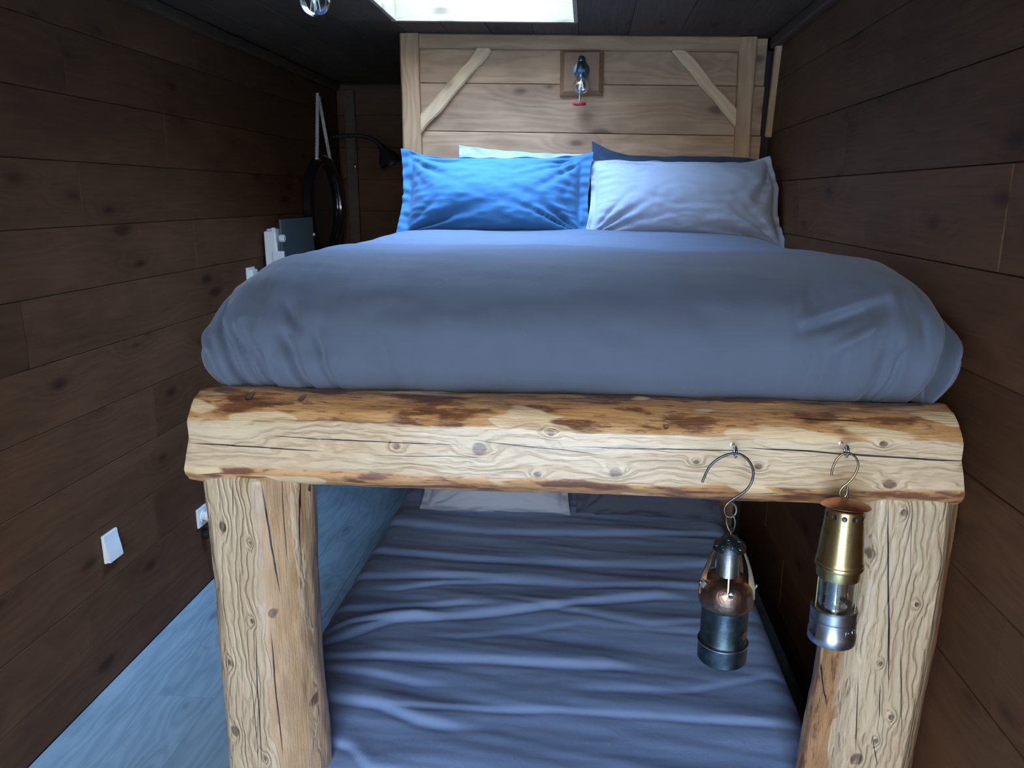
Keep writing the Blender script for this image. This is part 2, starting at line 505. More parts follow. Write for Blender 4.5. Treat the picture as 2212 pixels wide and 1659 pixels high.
# floor
fl = struct(box_obj('floor', ((XL + XR) / 2, (Y0 + Y1) / 2, -0.06), (XR - XL + 0.2, Y1 - Y0 + 0.2, 0.08), 'dark_backing'), 'blue grey wooden board floor of the narrow cabin', 'floor')
nw = 12; fw = (XR - XL) / nw
fl.location = (0, 0, 0); fl.data.transform(Matrix.Translation(((XL + XR) / 2, (Y0 + Y1) / 2, -0.06)))
for i in range(nw):
    x = XL + fw * (i + 0.5)
    cuts = [Y0] + sorted([Y0 + 0.4 + (i * 0.73) % 1.4 + k * 1.9 for k in range(3)]) + [Y1]
    cuts = [c for c in cuts if c <= Y1]
    for a, b in zip(cuts[:-1], cuts[1:]):
        plank(fl, (x, (a + b) / 2, -TH / 2), (0, 1, 0), (1, 0, 0), b - a - 0.0012, fw - 0.0012, TH, 'floor_boards', 0.0008)


def shell_wall(name, c, s, label):
    o = box_obj(name, (0, 0, 0), s, 'dark_backing'); o.data.transform(Matrix.Translation(c))
    return struct(o, label, 'wall')


# side walls: boards 0.197 / 0.20 high
wl_ = shell_wall('wall_left', (XL - 0.05, (Y0 + Y1) / 2, 1.16), (0.06, Y1 - Y0 + 0.2, 2.4), 'brown stained board wall beside the narrow passage, colour darkened to imitate shade')
wr_ = shell_wall('wall_right', (XR + 0.05, (Y0 + Y1) / 2, 1.14), (0.06, Y1 - Y0 + 0.2, 2.4), 'brown stained board wall beside the bunk bed, colour darkened to imitate shade')


def side_boards(parent, x, zs, joints, top):
    for i, (z0, z1) in enumerate(zip(zs[:-1], zs[1:])):
        cuts = [Y0] + joints[i % len(joints)] + [Y1]
        for a, b in zip(cuts[:-1], cuts[1:]):
            dx = R.uniform(-0.0015, 0.0015)
            plank(parent, (x + dx, (a + b) / 2, (z0 + z1) / 2), (0, 1, 0), (0, 0, 1), b - a - 0.001, z1 - z0 - 0.0016, TH, 'wall_boards')


zl = [0.0, 0.152] + [1.922 - 0.1967 * k for k in range(8, -1, -1)] + [2.118, 2.30]
jl = [[1.35, 3.3], [0.6, 2.12, 4.1], [0.1, 2.55, 4.35], [1.75, 3.45], [0.7, 2.62, 4.4], [1.2, 3.1], [0.3, 2.02, 3.9], [1.5, 3.04], [0.5, 2.35, 4.2], [1.05, 2.9], [0.2, 2.35, 4.3], [1.3, 3.2]]
side_boards(wl_, XL - TH / 2, zl, jl, 2.3)
zr = [0.0, 0.111] + [1.875 - 0.196 * k for k in range(9, -1, -1)] + [2.071, 2.235]
jr = [[1.2, 3.2], [0.4, 2.3, 4.0], [0.2, 2.7], [1.0, 3.0], [0.5, 2.05, 4.2], [1.3, 3.5], [0.7, 2.1, 3.7], [1.28, 3.05], [0.6, 2.32, 4.1], [1.5, 2.92], [0.3, 2.45, 4.4], [1.1, 3.3]]
side_boards(wr_, XR + TH / 2, zr, jr, 2.23)

# far end wall, seen only in the dark of the passage
we_ = shell_wall('wall_far_end', ((XL + XR) / 2, Y1 + 0.05, 1.15), (XR - XL + 0.16, 0.06, 2.4), 'dark board wall closing the far end of the passage')
for a, b in zip(zl[:-1], zl[1:]):
    plank(we_, ((XL - 0.78) / 2, Y1 + TH / 2, (a + b) / 2), (1, 0, 0), (0, 0, 1), abs(XL + 0.78) - 0.002, b - a - 0.0016, TH, 'wall_boards')
tr = struct(box_obj('trim_3', (XL + 0.085, Y1 - 0.012, 1.135), (0.07, 0.022, 2.27), 'dark_backing', bev=0.003), 'brown vertical trim strip at the far passage corner', 'trim')
tr.data.materials.clear(); tr.data.materials.append(MAT['moulding_wood'])

# wall behind the camera with the added glazed door
wb_ = shell_wall('wall_near_end', ((XL - 0.08 + DRX0) / 2, Y0 - 0.05, 1.15), (DRX0 - XL + 0.08, 0.08, 2.4), 'board wall beside the added glazed door')
for (cx_, sx_, cz_, sz_) in (((DRX1 + XR + 0.08) / 2, XR + 0.08 - DRX1, 1.15, 2.4), ((DRX0 + DRX1) / 2, DRX1 - DRX0, (DRZ + 2.35) / 2, 2.35 - DRZ)):
    p = box_obj('panel', (cx_, Y0 - 0.05, cz_), (sx_, 0.08, sz_), 'dark_backing', wb_)
for a, b in zip(zl[:-1], zl[1:]):
    plank(wb_, ((XL + DRX0) / 2, Y0 - TH / 2 + 0.004, (a + b) / 2), (1, 0, 0), (0, 0, 1), DRX0 - XL - 0.002, b - a - 0.0016, TH, 'wall_boards')
dr = struct(empty('added_door_1', ((DRX0 + DRX1) / 2, Y0 - 0.05, 0), 'unseen glazed door added behind the viewer to let in front light', 'door'), 'unseen glazed door added behind the viewer to let in front light', 'door')  # door added out of view so daylight reaches the bed from the front
dw = DRX1 - DRX0
for sx_ in (-1, 1): box_obj('stile', (sx_ * (dw / 2 - 0.03), 0, DRZ / 2), (0.058, 0.05, DRZ - 0.002), 'outer_steel', dr, bev=0.004)
for z_ in (0.03, DRZ - 0.03): box_obj('rail', (0, 0, z_), (dw - 0.12, 0.05, 0.058), 'outer_steel', dr, bev=0.004)
box_obj('pane', (0, 0, DRZ / 2), (dw - 0.118, 0.008, DRZ - 0.12), 'window_glass', dr)
tube_obj('handle', [(-dw / 2 + 0.03, 0.03, 1.02), (-dw / 2 + 0.03, 0.07, 1.02), (-dw / 2 + 0.14, 0.07, 1.02)], 0.008, 'bright_steel', dr)

# ceiling with the skylight opening; boards run along the room
ce_ = empty('ceiling', (0, 0, 0), 'dark board ceiling with a skylight opening', 'ceiling'); struct(ce_, 'dark board ceiling with a skylight opening', 'ceiling')
cxa = Vector((1, 0, -0.028)).normalized()


def ceil_backing(x0, x1, y0, y1):
    v = []
    for dz in (TH + 0.002, TH + 0.03):
        for (x, y) in ((x0, y0), (x1, y0), (x1, y1), (x0, y1)): v.append((x, y, ceil_z(x) + dz))
    mesh_obj('backing', v, [(0, 1, 2, 3), (7, 6, 5, 4), (0, 4, 5, 1), (1, 5, 6, 2), (2, 6, 7, 3), (3, 7, 4, 0)], 'dark_backing', ce_)


ceil_backing(XL - 0.1, SKX0 - 0.016, Y0 - 0.1, Y1 + 0.1); ceil_backing(SKX1 + 0.016, XR + 0.1, Y0 - 0.1, Y1 + 0.1)
ceil_backing(SKX0 - 0.016, SKX1 + 0.016, Y0 - 0.1, SKY0 - 0.016); ceil_backing(SKX0 - 0.016, SKX1 + 0.016, SKY1 + 0.016, Y1 + 0.1)
edges = [XL, -1.42, -1.20, -0.99, SKX0, -0.595, -0.415, -0.235, SKX1, 0.150, 0.352, 0.554, XR]
for i, (a, b) in enumerate(zip(edges[:-1], edges[1:])):
    xm = (a + b) / 2
    if SKX0 - 0.01 <= a and b <= SKX1 + 0.01: spans = [(Y0, 0.9), (0.9, SKY0), (SKY1, Y1)]
    else:
        j1 = 0.3 + (i * 0.67) % 1.1; spans = [(Y0, j1), (j1, j1 + 2.0 + 0.2 * (i % 3)), (j1 + 2.0 + 0.2 * (i % 3), Y1)]
    for (c0, c1) in spans:
        plank(ce_, (xm, (c0 + c1) / 2, ceil_z(xm) + TH / 2), (0, 1, 0), cxa, c1 - c0 - 0.001, b - a - 0.0016, TH, 'ceiling_boards')

# skylight: pine shaft, steel frame, pane
wi = empty('window_1', ((SKX0 + SKX1) / 2, (SKY0 + SKY1) / 2, 2.28), '', 'window'); struct(wi, 'skylight with a pale pine shaft above the pillows', 'window')
sw, sl_ = SKX1 - SKX0, SKY1 - SKY0
SH = 0.30
bmx = bmesh.new()
plank_z = ceil_z((SKX0 + SKX1) / 2) + SH / 2 - 0.004
for (cx_, cy_, lx, ax_) in ((0, sl_ / 2 - 0.008, sw, cxa), (0, -sl_ / 2 + 0.008, sw, cxa)):
    plank(wi, (wi.location.x + cx_, wi.location.y + cy_, plank_z), ax_, (0.028, 0, 1), lx - 0.001, SH, 0.016, 'pale_pine')
for sx_ in (-1, 1):
    plank(wi, (wi.location.x + sx_ * (sw / 2 - 0.008), wi.location.y, plank_z - sx_ * 0.0098), (0, 1, 0), (0, 0, 1), sl_ - 0.033, SH, 0.016, 'pale_pine')
for sx_ in (-1, 1):
    box_obj('frame_bar', (sx_ * (sw / 2 - 0.005), 0, SH + 0.03), (0.05, sl_ + 0.05, 0.04), 'outer_steel', wi, bev=0.004)
for sy_ in (-1, 1):
    box_obj('frame_bar', (0, sy_ * (sl_ / 2 - 0.005), SH + 0.03), (sw - 0.062, 0.05, 0.04), 'outer_steel', wi, bev=0.004)
box_obj('pane', (0, 0, SH + 0.032), (sw - 0.06, sl_ - 0.06, 0.008), 'window_glass', wi)

# mouldings where walls and ceiling meet
for nm, x, lab in (('trim_1', XL + 0.018, 'brown ceiling moulding along the passage wall'), ('trim_2', XR - 0.018, 'brown ceiling moulding along the bunk side wall')):
    bm = bmesh.new(); zc = ceil_z(x) - 0.026
    sgn = 1 if x < 0 else -1
    add_box(bm, (0, 0, 0), (Y1 - Y0 - 0.06 if x < 0 else 3.44 - Y0 - 0.03, 0.034, 0.046), None, 0.008, 2)
    o = bm_obj(nm, bm, 'moulding_wood'); o.location = (x, (Y0 + Y1) / 2 if x < 0 else (3.43 + Y0) / 2, zc)
    o.rotation_euler = (0, 0, math.pi / 2)
    struct(o, lab, 'trim')

# partition wall with the headboard boards
HY = 3.45
wp = shell_wall('wall_headboard', (-0.012, HY + 0.06, 1.10), (1.53, 0.07, 2.2), 'pale board partition with timber frame behind the pillows')
hs = [0.0, 0.118, 0.314, 0.51, 0.706, 0.902, 1.098, 1.294, 1.490, 1.686, 1.882, 2.078, 2.262]
hax = Vector((1, 0, -0.022)).normalized(); haz = Vector((0.022, 0, 1)).normalized()
for i, (a, b) in enumerate(zip(hs[:-1], hs[1:])):
    cuts = [-0.785, 0.72]
    plank(wp, (-0.035, HY + 0.012 + R.uniform(-0.001, 0.001), (a + b) / 2), hax, haz, 1.498, b - a - 0.0022, 0.02, 'headboard_boards', 0.002)


def timber(name, p0, p1, w, d, mat, parent, wob=0.0, seed=1, nseg=14):
    """sawn or split timber between two points on the headboard plane; width in plane, depth toward the room"""
    p0, p1 = Vector(p0), Vector(p1); L = (p1 - p0).length
    ax = (p1 - p0).normalized(); ay = Vector((0, 1, 0)); az = ax.cross(ay)
    bm = bmesh.new(); rings = []
    for i in range(nseg + 1):
        t = i / nseg; x = -L / 2 + L * t
        a = wob * noise.noise((t * 5.1, seed * 3.3, 0)); b = wob * noise.noise((t * 6.3, seed * 5.1, 4.0))
        h0, h1 = w / 2 + a, w / 2 + b
        ch = min(0.006 + 0.4 * abs(a), d * 0.35)
        rings.append([bm.verts.new(v) for v in ((x, -d / 2 + ch, h0), (x, -d / 2, h0 - ch), (x, -d / 2, -h1 + ch), (x, -d / 2 + ch, -h1), (x, d / 2, -h1), (x, d / 2, h0))])
    for a, b in zip(rings[:-1], rings[1:]):
        for k in range(6): bm.faces.new((a[k], a[(k + 1) % 6], b[(k + 1) % 6], b[k]))
    bm.faces.new(rings[0]); bm.faces.new(rings[-1])
    o = bm_obj(name, bm, mat, parent)
    mt = Matrix((ax, ay, az)).transposed().to_4x4(); mt.translation = (p0 + p1) / 2
    o.matrix_world = mt
    return o


timber('post', (-0.762, HY - 0.018, 1.0), (-0.762, HY - 0.018, 2.284), 0.078, 0.045, 'frame_timber', wp, 0.006, 1)
timber('post', (0.640, HY - 0.018, 1.0), (0.632, HY - 0.018, 2.245), 0.066, 0.045, 'frame_timber', wp, 0.008, 2)
timber('rail', (-0.720, HY - 0.014, 2.257), (0.598, HY - 0.014, 2.221), 0.058, 0.032, 'frame_timber', wp, 0.003, 3)
timber('brace', (-0.437, HY - 0.012, 2.232), (-0.745, HY - 0.016, 1.900), 0.056, 0.026, 'split_brace', wp, 0.009, 4, 20)
timber('brace', (0.345, HY - 0.012, 2.212), (0.655, HY - 0.016, 1.880), 0.050, 0.026, 'split_brace', wp, 0.011, 5, 20)
bpy.context.view_layer.update()
# slanting strip on the right wall beside the partition
sb = mesh_obj('trim_4', [], [], None)
bpy.data.objects.remove(sb)
p0, p1 = Vector((XR - 0.013, 3.36, 2.205)), Vector((XR - 0.013, 3.43, 1.86))
L = (p1 - p0).length; ax = (p1 - p0).normalized(); ay = Vector((1, 0, 0)); az = ax.cross(ay)
bm = bmesh.new(); add_box(bm, (0, 0, 0), (L, 0.026, 0.03), None, 0.004, 1)
st = bm_obj('trim_4', bm, 'frame_timber'); mt = Matrix((ax, ay, az)).transposed().to_4x4(); mt.translation = (p0 + p1) / 2; st.matrix_world = mt
struct(st, 'slanting timber strip on the side wall beside the headboard', 'trim')
# side of the partition toward the passage
ws = shell_wall('wall_passage', (-0.775, (HY + 0.1 + Y1) / 2, 1.13), (0.04, Y1 - HY - 0.1, 2.26), 'unlit partition side facing the passage')
for a, b in zip(zl[:-1], zl[1:]):
    plank(ws, (-0.80, (HY + 0.1 + Y1) / 2, (a + b) / 2 - 0.005), (0, 1, 0), (0, 0, 1), Y1 - HY - 0.105, b - a - 0.0016, 0.012, 'wall_boards')

# ground outside the door
gr = mesh_obj('ground', [(-40, -40, -0.25), (40, -40, -0.25), (40, 40, -0.25), (-40, 40, -0.25)], [(0, 1, 2, 3)], 'gravel_ground')
struct(gr, 'pale gravel ground outside the cabin', 'ground')


# ------------------------------------------------------------------ bunk bed: hewn logs
def loc_xz(pts, o, Y):
    out = []
    for q in pts:
        v = atY(q[0], q[1], Y) - o
        out.append((v, q[2] if len(q) > 2 else None))
    return out


BO = Vector((-0.048, 1.50, 1.130))
bk = [(v.x, v.z, r * 0.00085) for v, r in loc_xz([(515, 868, 9), (632, 873, 9), (1335, 874, 17), (1635, 884, 9), (855, 966, 8), (1035, 973, 17), (1330, 1022, 15), (1160, 1028, 9),
      (1640, 1010, 9), (1925, 1049, 13), (1912, 962, 9), (1190, 937, 8), (1440, 925, 6), (1505, 1000, 8)], BO, 1.41)]
bc = []
for a, b, w in [((1600, 970), (2120, 1000), 0.0017), ((1230, 968), (1640, 977), 0.0012), ((400, 958), (700, 976), 0.0014), ((560, 941), (1000, 963), 0.0011),
                ((1010, 950), (1300, 985), 0.0009), ((1700, 912), (1900, 922), 0.0009), ((800, 985), (1060, 990), 0.0008)]:
    A, B = atY(*a, 1.41) - BO, atY(*b, 1.41) - BO
    bc.append(((A.x, A.z), (B.x, B.z), w))
log_mat('beam_log', 0.050, bk, bc, cut_off=0.006)


def post_marks(o, kn, cr):
    K = [(v.z, -v.x, r * 0.00088) for v, r in loc_xz(kn, o, 1.42)]
    Cc = []
    for a, b, w in cr:
        A, B = atY(*a, 1.42) - o, atY(*b, 1.42) - o
        Cc.append(((A.z, -A.x), (B.z, -B.x), w))
    return K, Cc


# the posts' local X points up; local Z then points to -x of the room
PL = Vector((-0.699, 1.52, 0.532)); PR = Vector((0.628, 1.52, 0.532))
k1, c1 = post_marks(PL, [(590, 1325, 12), (493, 1437, 12), (662, 1553, 15), (505, 1585, 15), (645, 1085, 9), (545, 1168, 6), (548, 1338, 7), (575, 1633, 8), (478, 1140, 12), (655, 1155, 7)],
                    [((567, 1035), (600, 1290), 0.0016), ((505, 1035), (506, 1125), 0.001), ((556, 1345), (567, 1665), 0.0014), ((584, 1355), (612, 1630), 0.0013), ((600, 1040), (612, 1230), 0.0008), ((628, 1040), (632, 1200), 0.001), ((545, 1430), (560, 1665), 0.0008)])
k2, c2 = post_marks(PR, [(1885, 1202, 13), (1957, 1110, 9), (1928, 1553, 7), (1853, 1645, 15), (1905, 1438, 5), (1985, 1310, 5), (1895, 1605, 6)],
                    [((1924, 1080), (1922, 1500), 0.0016), ((1797, 1420), (1799, 1560), 0.001), ((1858, 1460), (1850, 1630), 0.001), ((1905, 1480), (1903, 1560), 0.001), ((1947, 1400), (1950, 1600), 0.0008), ((1888, 1590), (1897, 1660), 0.001), ((1975, 1090), (1970, 1250), 0.0006)])
log_mat('left_post_log', 0.105, k1, c1, strip=(-0.070, 0.026), tone=0.80)  # tone dims both posts' colour to imitate weaker light below the beam
log_mat('right_post_log', 0.088, k2, c2, cut_off=0.0, tone=0.78)


def log_mesh(name, L, rfun, cuts, mat, parent, nx, na, seed, lump=0.003, bend=None, endslant=(0, 0)):
    """log along local X; cuts = (angle, distance) hewn facets; angle 0 is the front (-Y), pi/2 is +Z"""
    verts, faces = [], []
    for i in range(nx + 1):
        t = i / nx; x = -L / 2 + L * t
        e = min(t, 1 - t) * L
        endr = 1 - 0.05 * max(0, 1 - e / 0.012) ** 2
        by, bz = bend(t) if bend else (0, 0)
        for k in range(na):
            a = 2 * math.pi * k / na
            cy, cz = -math.cos(a), math.sin(a)
            r = rfun(t, a)
            r += 0.005 * noise.noise((x * 3.0 + seed, cy * 1.3, cz * 1.3)) + lump * noise.noise((x * 9 + seed, cy * 4, cz * 4)) + 0.0012 * noise.noise((x * 30, cy * 14 + seed, cz * 14))
            for (ca, cd) in cuts:
                d = math.cos(a - ca)
                if d > 0.15:
                    lim = (cd + 0.0025 * noise.noise((x * 5, seed + ca * 9, cz * 3)) + 0.0009 * noise.noise((x * 34, cz * 30, seed))) / d
                    r = min(r, lim)
            r *= endr
            xx = x + endslant[0 if t < 0.5 else 1] * cz * r * (1 if e < 0.002 else 0)
            verts.append((xx, cy * r + by, cz * r + bz))
    for i in range(nx):
        for k in range(na):
            j = (k + 1) % na
            faces.append((i * na + k, i * na + j, (i + 1) * na + j, (i + 1) * na + k))
    for base, rev in ((0, False), (nx * na, True)):
        verts.append((sum(verts[base + k][0] for k in range(na)) / na, sum(verts[base + k][1] for k in range(na)) / na, sum(verts[base + k][2] for k in range(na)) / na))
        c = len(verts) - 1
        for k in range(na):
            j = (k + 1) % na
            faces.append((c, base + j, base + k) if not rev else (c, base + k, base + j))
    o = mesh_obj(name, verts, faces, mat, parent, smooth=True)
    o.data.flip_normals()
    o.data.set_sharp_from_angle(angle=math.radians(38))
    return o


bed = empty('bunk_bed', (-0.04, 1.5, 0), 'bunk bed frame of thick varnished peeled logs', 'bed')
bl = Vector((-0.04, 1.5, 0))
beam = log_mesh('beam', 1.500, lambda t, a: 0.1005 - 0.003 * (t - 0.5), [(0, 0.086), (math.pi, 0.07), (-math.pi / 2, 0.098)], 'beam_log', bed, 260, 120, 3.0, 0.003, endslant=(0.25, -0.22))
beam.location = BO - bl
beam['label'] = 'horizontal log with a flat hewn face'
for nm, o, mt_, seed, rr, cuts, bend in (
    ('post', PL, 'left_post_log', 11.0, 0.116, [(0.25, 0.103), (-0.75, 0.113), (math.pi, 0.09), (1.2, 0.112)], lambda t: (0, 0.012 * (1 - t) - 0.003)),
    ('post', PR, 'right_post_log', 17.0, 0.116, [(0.0, 0.094), (-0.95, 0.101), (0.95, 0.108), (math.pi, 0.09)], lambda t: (0, 0.010 * math.sin(t * 5.5) + 0.004))):
    p = log_mesh(nm, 1.064, lambda t, a, rr=rr: rr + 0.004 * math.sin(t * 7), cuts, mt_, bed, 200, 110, seed, 0.004, bend)
    p.location = o - bl
    p.rotation_euler = (0, -math.pi / 2, 0)
    p['label'] = 'upright log with cracks and knots'
for x_ in (-0.74, 0.64):
    box_obj('side_rail', Vector((x_, 2.51, 1.05)) - bl, (0.05, 1.81, 0.14), 'dark_base_board', bed, bev=0.004)
box_obj('platform', Vector((-0.05, 2.51, 1.132)) - bl, (1.43, 1.80, 0.02), 'dark_base_board', bed, bev=0.002)


def screw_eye(px, py, parent):
    c = atY(px, py, 1.375) - bl
    bm = bmesh.new()
    pts = [Vector((c.x, c.y + 0.006 + 0.0105 * math.cos(a), c.z - 0.004 + 0.0105 * math.sin(a))) for a in [2 * math.pi * k / 18 for k in range(18)]]
    add_tube(bm, pts, 0.0023, 8, True)
    add_tube(bm, [Vector((c.x, c.y + 0.016, c.z)), Vector((c.x, c.y + 0.05, c.z))], 0.0024, 8)
    add_lathe(bm, [(0.0, -0.001), (0.0042, 0), (0.0042, 0.002), (0.0, 0.003)], 14, (c.x, c.y + 0.0395, c.z), Matrix.Rotation(math.pi / 2, 3, 'X'))
    return bm_obj('screw_eye', bm, 'bright_steel', parent, smooth=45)


screw_eye(1590, 974, bed); screw_eye(1831, 972, bed)


# ------------------------------------------------------------------ bedding
def axis_params(lo, hi, rlo, rhi, nmid, nedge):
    """positions along one axis and their signed edge parameter in [-1,1]"""
    out = []
    for k in range(nedge):
        s = math.cos(math.pi / 2 * k / nedge)
        out.append((lo + rlo, -s, rlo))
    L = (hi - rhi) - (lo + rlo)
    for k in range(nmid + 1):
        out.append((lo + rlo + L * k / nmid, 0.0, 1.0))
    for k in range(1, nedge + 1):
        s = math.sin(math.pi / 2 * k / nedge)
        out.append((hi - rhi, s, rhi))
    return out


def puff(name, xl, xr, yf, yb, rl, rr, rf, rb, zb, h, n, mat, parent=None, disp=None, nmid=(90, 90), nedge=28, skirt=(0.03, 0.05), bottom=None, plan=None, loc=(0, 0, 0), corner=0.12, lining=None):
    """a soft slab: flat top that rounds over at its edges, with a tucked skirt"""
    X = axis_params(xl, xr, rl, rr, nmid[0], nedge); Yp = axis_params(yf, yb, rf, rb, nmid[1], nedge)
    verts, faces = [], []
    nx, ny = len(X), len(Yp)
    for (by, v, ry) in Yp:
        for (bx, u, rx) in X:
            du = u * math.sqrt(max(0, 1 - v * v / 2)); dv = v * math.sqrt(max(0, 1 - u * u / 2))
            r = min(1.0, (abs(u) ** 3.6 + abs(v) ** 3.6 - abs(u * v) ** 3.6) ** (1 / 3.6)) if corner < 0.2 else min(1.0, math.hypot(du, dv))
            z = zb + h * (1 - r ** n) ** (1 / n)
            pu = u * math.sqrt(max(0, 1 - v * v * corner)); pv = v * math.sqrt(max(0, 1 - u * u * corner))
            p = Vector((bx + pu * rx, by + pv * ry, z))
            if plan: p = plan(p)
            if disp: p = disp(p, r, u, v)
            verts.append(p)
    for j in range(ny - 1):
        for i in range(nx - 1):
            faces.append((j * nx + i, j * nx + i + 1, (j + 1) * nx + i + 1, (j + 1) * nx + i))
    ringi = [i for i in range(nx)] + [j * nx + nx - 1 for j in range(1, ny)] + [(ny - 1) * nx + i for i in range(nx - 2, -1, -1)] + [j * nx for j in range(ny - 2, 0, -1)]
    cxm, cym = (xl + xr) / 2, (yf + yb) / 2
    prev = ringi
    steps = 6
    for s_ in range(1, steps + 1):
        t = s_ / steps; cur = []
        for ii in ringi:
            p = verts[ii]
            d = Vector((p.x - cxm, p.y - cym, 0)); d.normalize()
            zt = p.z - skirt[1] * t if bottom is None else p.z + (bottom - p.z) * t
            verts.append(Vector((p.x - d.x * skirt[0] * t * t, p.y - d.y * skirt[0] * t * t, zt))); cur.append(len(verts) - 1)
        m_ = len(ringi)
        for k in range(m_):
            kk = (k + 1) % m_
            faces.append((prev[kk], prev[k], cur[k], cur[kk]))
        prev = cur
    if lining is not None:
        for (inset, zt) in ((lining[0], None), (lining[0], lining[1])):
            cur = []
            for ii, pi_ in zip(ringi, prev):
                p = verts[pi_]; d = Vector((p.x - cxm, p.y - cym, 0)); d.normalize()
                if zt is None: verts.append(Vector((p.x - d.x * inset, p.y - d.y * inset, p.z)))
                else: verts.append(Vector((p.x, p.y, zt)))
                cur.append(len(verts) - 1)
            m_ = len(ringi)
            for k in range(m_):
                kk = (k + 1) % m_
                faces.append((prev[kk], prev[k], cur[k], cur[kk]))
            prev = cur
    faces.append(tuple(prev))
    lv = Vector(loc)
    o = mesh_obj(name, [v - lv for v in verts], faces, mat, parent, smooth=True)
    o.location = loc
    return o


def fbm(p, o=4):
    s, a = 0.0, 1.0
    for _ in range(o):
        s += a * noise.noise(p); p = p * 2.03; a *= 0.5
    return s


def ridge(v):
    return 1 - min(1.0, abs(v) * 2.2)


# vertical / slanting creases at the two foot-end corners of the duvet: (px0,py0)->(px1,py1)
DUV_CREASES = []
for a, b, w, amp in [((490, 640), (545, 810), .010, -.008), ((545, 690), (566, 770), .008, -.007), ((560, 680), (600, 800), .010, -.006), ((650, 700), (675, 800), .012, -.008),
                     ((755, 760), (738, 815), .008, -.010), ((715, 700), (725, 790), .008, -.005), ((600, 740), (605, 815), .008, -.006), ((640, 640), (660, 700), .012, -.005),
                     ((450, 760), (560, 830), .010, -.010), ((470, 690), (500, 780), .010, .006), ((520, 640), (500, 700), .012, .006), ((830, 680), (860, 800), .02, -.003),
                     ((2030, 700), (2005, 810), .008, -.011), ((2045, 690), (2015, 850), .010, .007), ((1910, 755), (1900, 830), .007, -.006), ((1880, 770), (1815, 850), .010, -.007),
                     ((1990, 780), (1975, 860), .009, -.007), ((1800, 810), (1740, 850), .010, -.005), ((1950, 790), (1930, 850), .008, -.006), ((1880, 650), (1720, 720), .016, -.006),
                     ((1870, 690), (1780, 760), .014, .005), ((1900, 640), (1730, 700), .014, .006)]:
    q0, q1 = atY(*a, 1.60), atY(*b, 1.54)
    DUV_CREASES.append((Vector((q0.x, q0.z)), Vector((q1.x, q1.z)), w * 0.8, amp))


def duvet_disp(p, r, u, v):
    q = Vector((p.x, p.y, p.z))
    lump = 0.016 * fbm(Vector((q.x * 1.7, q.y * 1.5, 3.1)), 2)
    lng = 0.006 * fbm(Vector((q.x * 1.2, q.y * 7.0 + q.x * 1.2, 9.0)), 3)
    fine = 0.0016 * fbm(Vector((q.x * 9, q.y * 12, q.z * 9)), 3)
    q.z += lump + lng + fine
    # sag along the head end and across the bed, lower on the wall side
    q.z -= 0.020 * max(0.0, (p.x - 0.1) / 0.6) ** 1.5 * max(0.0, min(1, (p.y - 1.9) / 0.8))
    if p.y < 1.95:
        k = max(0.0, min(1.0, (1.95 - p.y) / 0.3))
        w2 = Vector((p.x, p.z)); d = 0.0
        for a, b, w, amp in DUV_CREASES:
            ab = b - a; t = max(0.0, min(1.0, (w2 - a).dot(ab) / ab.length_squared))
            dd = (w2 - (a + ab * t)).length
            if dd < 3 * w:
                d += amp * math.exp(-(dd / w) ** 2) * math.sin(math.pi * (0.12 + 0.76 * t))
        side = max(0.0, min(1.0, (abs(p.x + 0.04) - 0.35) / 0.4))
        d += 0.006 * side * fbm(Vector((p.x * 16, p.z * 5, 2.0)), 3)
        d += 0.006 * fbm(Vector((p.x * 3.5, p.z * 6.0, 7.0)), 3)
        q.y -= d * k * 3.4
        q.z += d * k * 0.8
    return q


mt_up = puff('mattress', -0.735, 0.64, 1.66, 3.20, 0.05, 0.05, 0.05, 0.05, 1.25, 0.05, 2.2, 'mattress_ticking', bottom=1.143, nmid=(4, 4), nedge=5, skirt=(0.0, 0), loc=(-0.04, 2.5, 1.143))
tag(mt_up, 'upper bunk mattress hidden under the grey blue duvet', 'mattress')
duvet = puff('duvet', -0.812, 0.735, 1.490, 3.30, 0.20, 0.24, 0.44, 0.14, 1.300, 0.190, 2.7, 'duvet_cotton', disp=duvet_disp, nmid=(250, 120), nedge=60, skirt=(0.045, 0.0), bottom=1.222, lining=(0.012, 1.3035), loc=(-0.04, 2.4, 1.24))
tag(duvet, 'thick grey blue duvet spread over the upper bunk', 'duvet')

# lower bed: fitted sheet with folds dragged across it
FOLDS = []
for pts, amp, w in [([(687, 1392), (850, 1334), (1110, 1316), (1320, 1292), (1420, 1285)], 0.016, 0.030), ([(687, 1418), (850, 1413), (1060, 1421), (1300, 1432)], 0.014, 0.030),
                    ([(690, 1500), (820, 1517), (905, 1550), (960, 1560)], 0.016, 0.030), ([(880, 1525), (1220, 1528), (1640, 1555)], 0.008, 0.022), ([(745, 1240), (1010, 1243), (1270, 1261), (1500, 1265)], 0.012, 0.035),
                    ([(785, 1182), (1010, 1204), (1430, 1219), (1600, 1215)], 0.013, 0.038), ([(822, 1122), (1060, 1145), (1630, 1151)], 0.014, 0.042), ([(690, 1440), (800, 1450), (900, 1470)], 0.010, 0.024),
                    ([(715, 1313), (860, 1310), (1000, 1302)], 0.012, 0.026), ([(860, 1270), (960, 1258), (1090, 1255)], 0.010, 0.022), ([(1100, 1290), (1400, 1345), (1650, 1330)], 0.006, 0.03),
                    ([(690, 1375), (760, 1345), (900, 1330)], 0.012, 0.018), ([(700, 1590), (760, 1610), (800, 1659)], 0.010, 0.02), ([(1300, 1480), (1480, 1484), (1660, 1450)], 0.006, 0.025),
                    ([(1000, 1370), (1250, 1340), (1600, 1370)], 0.006, 0.03)]:
    wp_ = [atZ(x, y, 0.3) for x, y in pts]
    FOLDS.append(([(q.x, q.y) for q in wp_], amp, w))


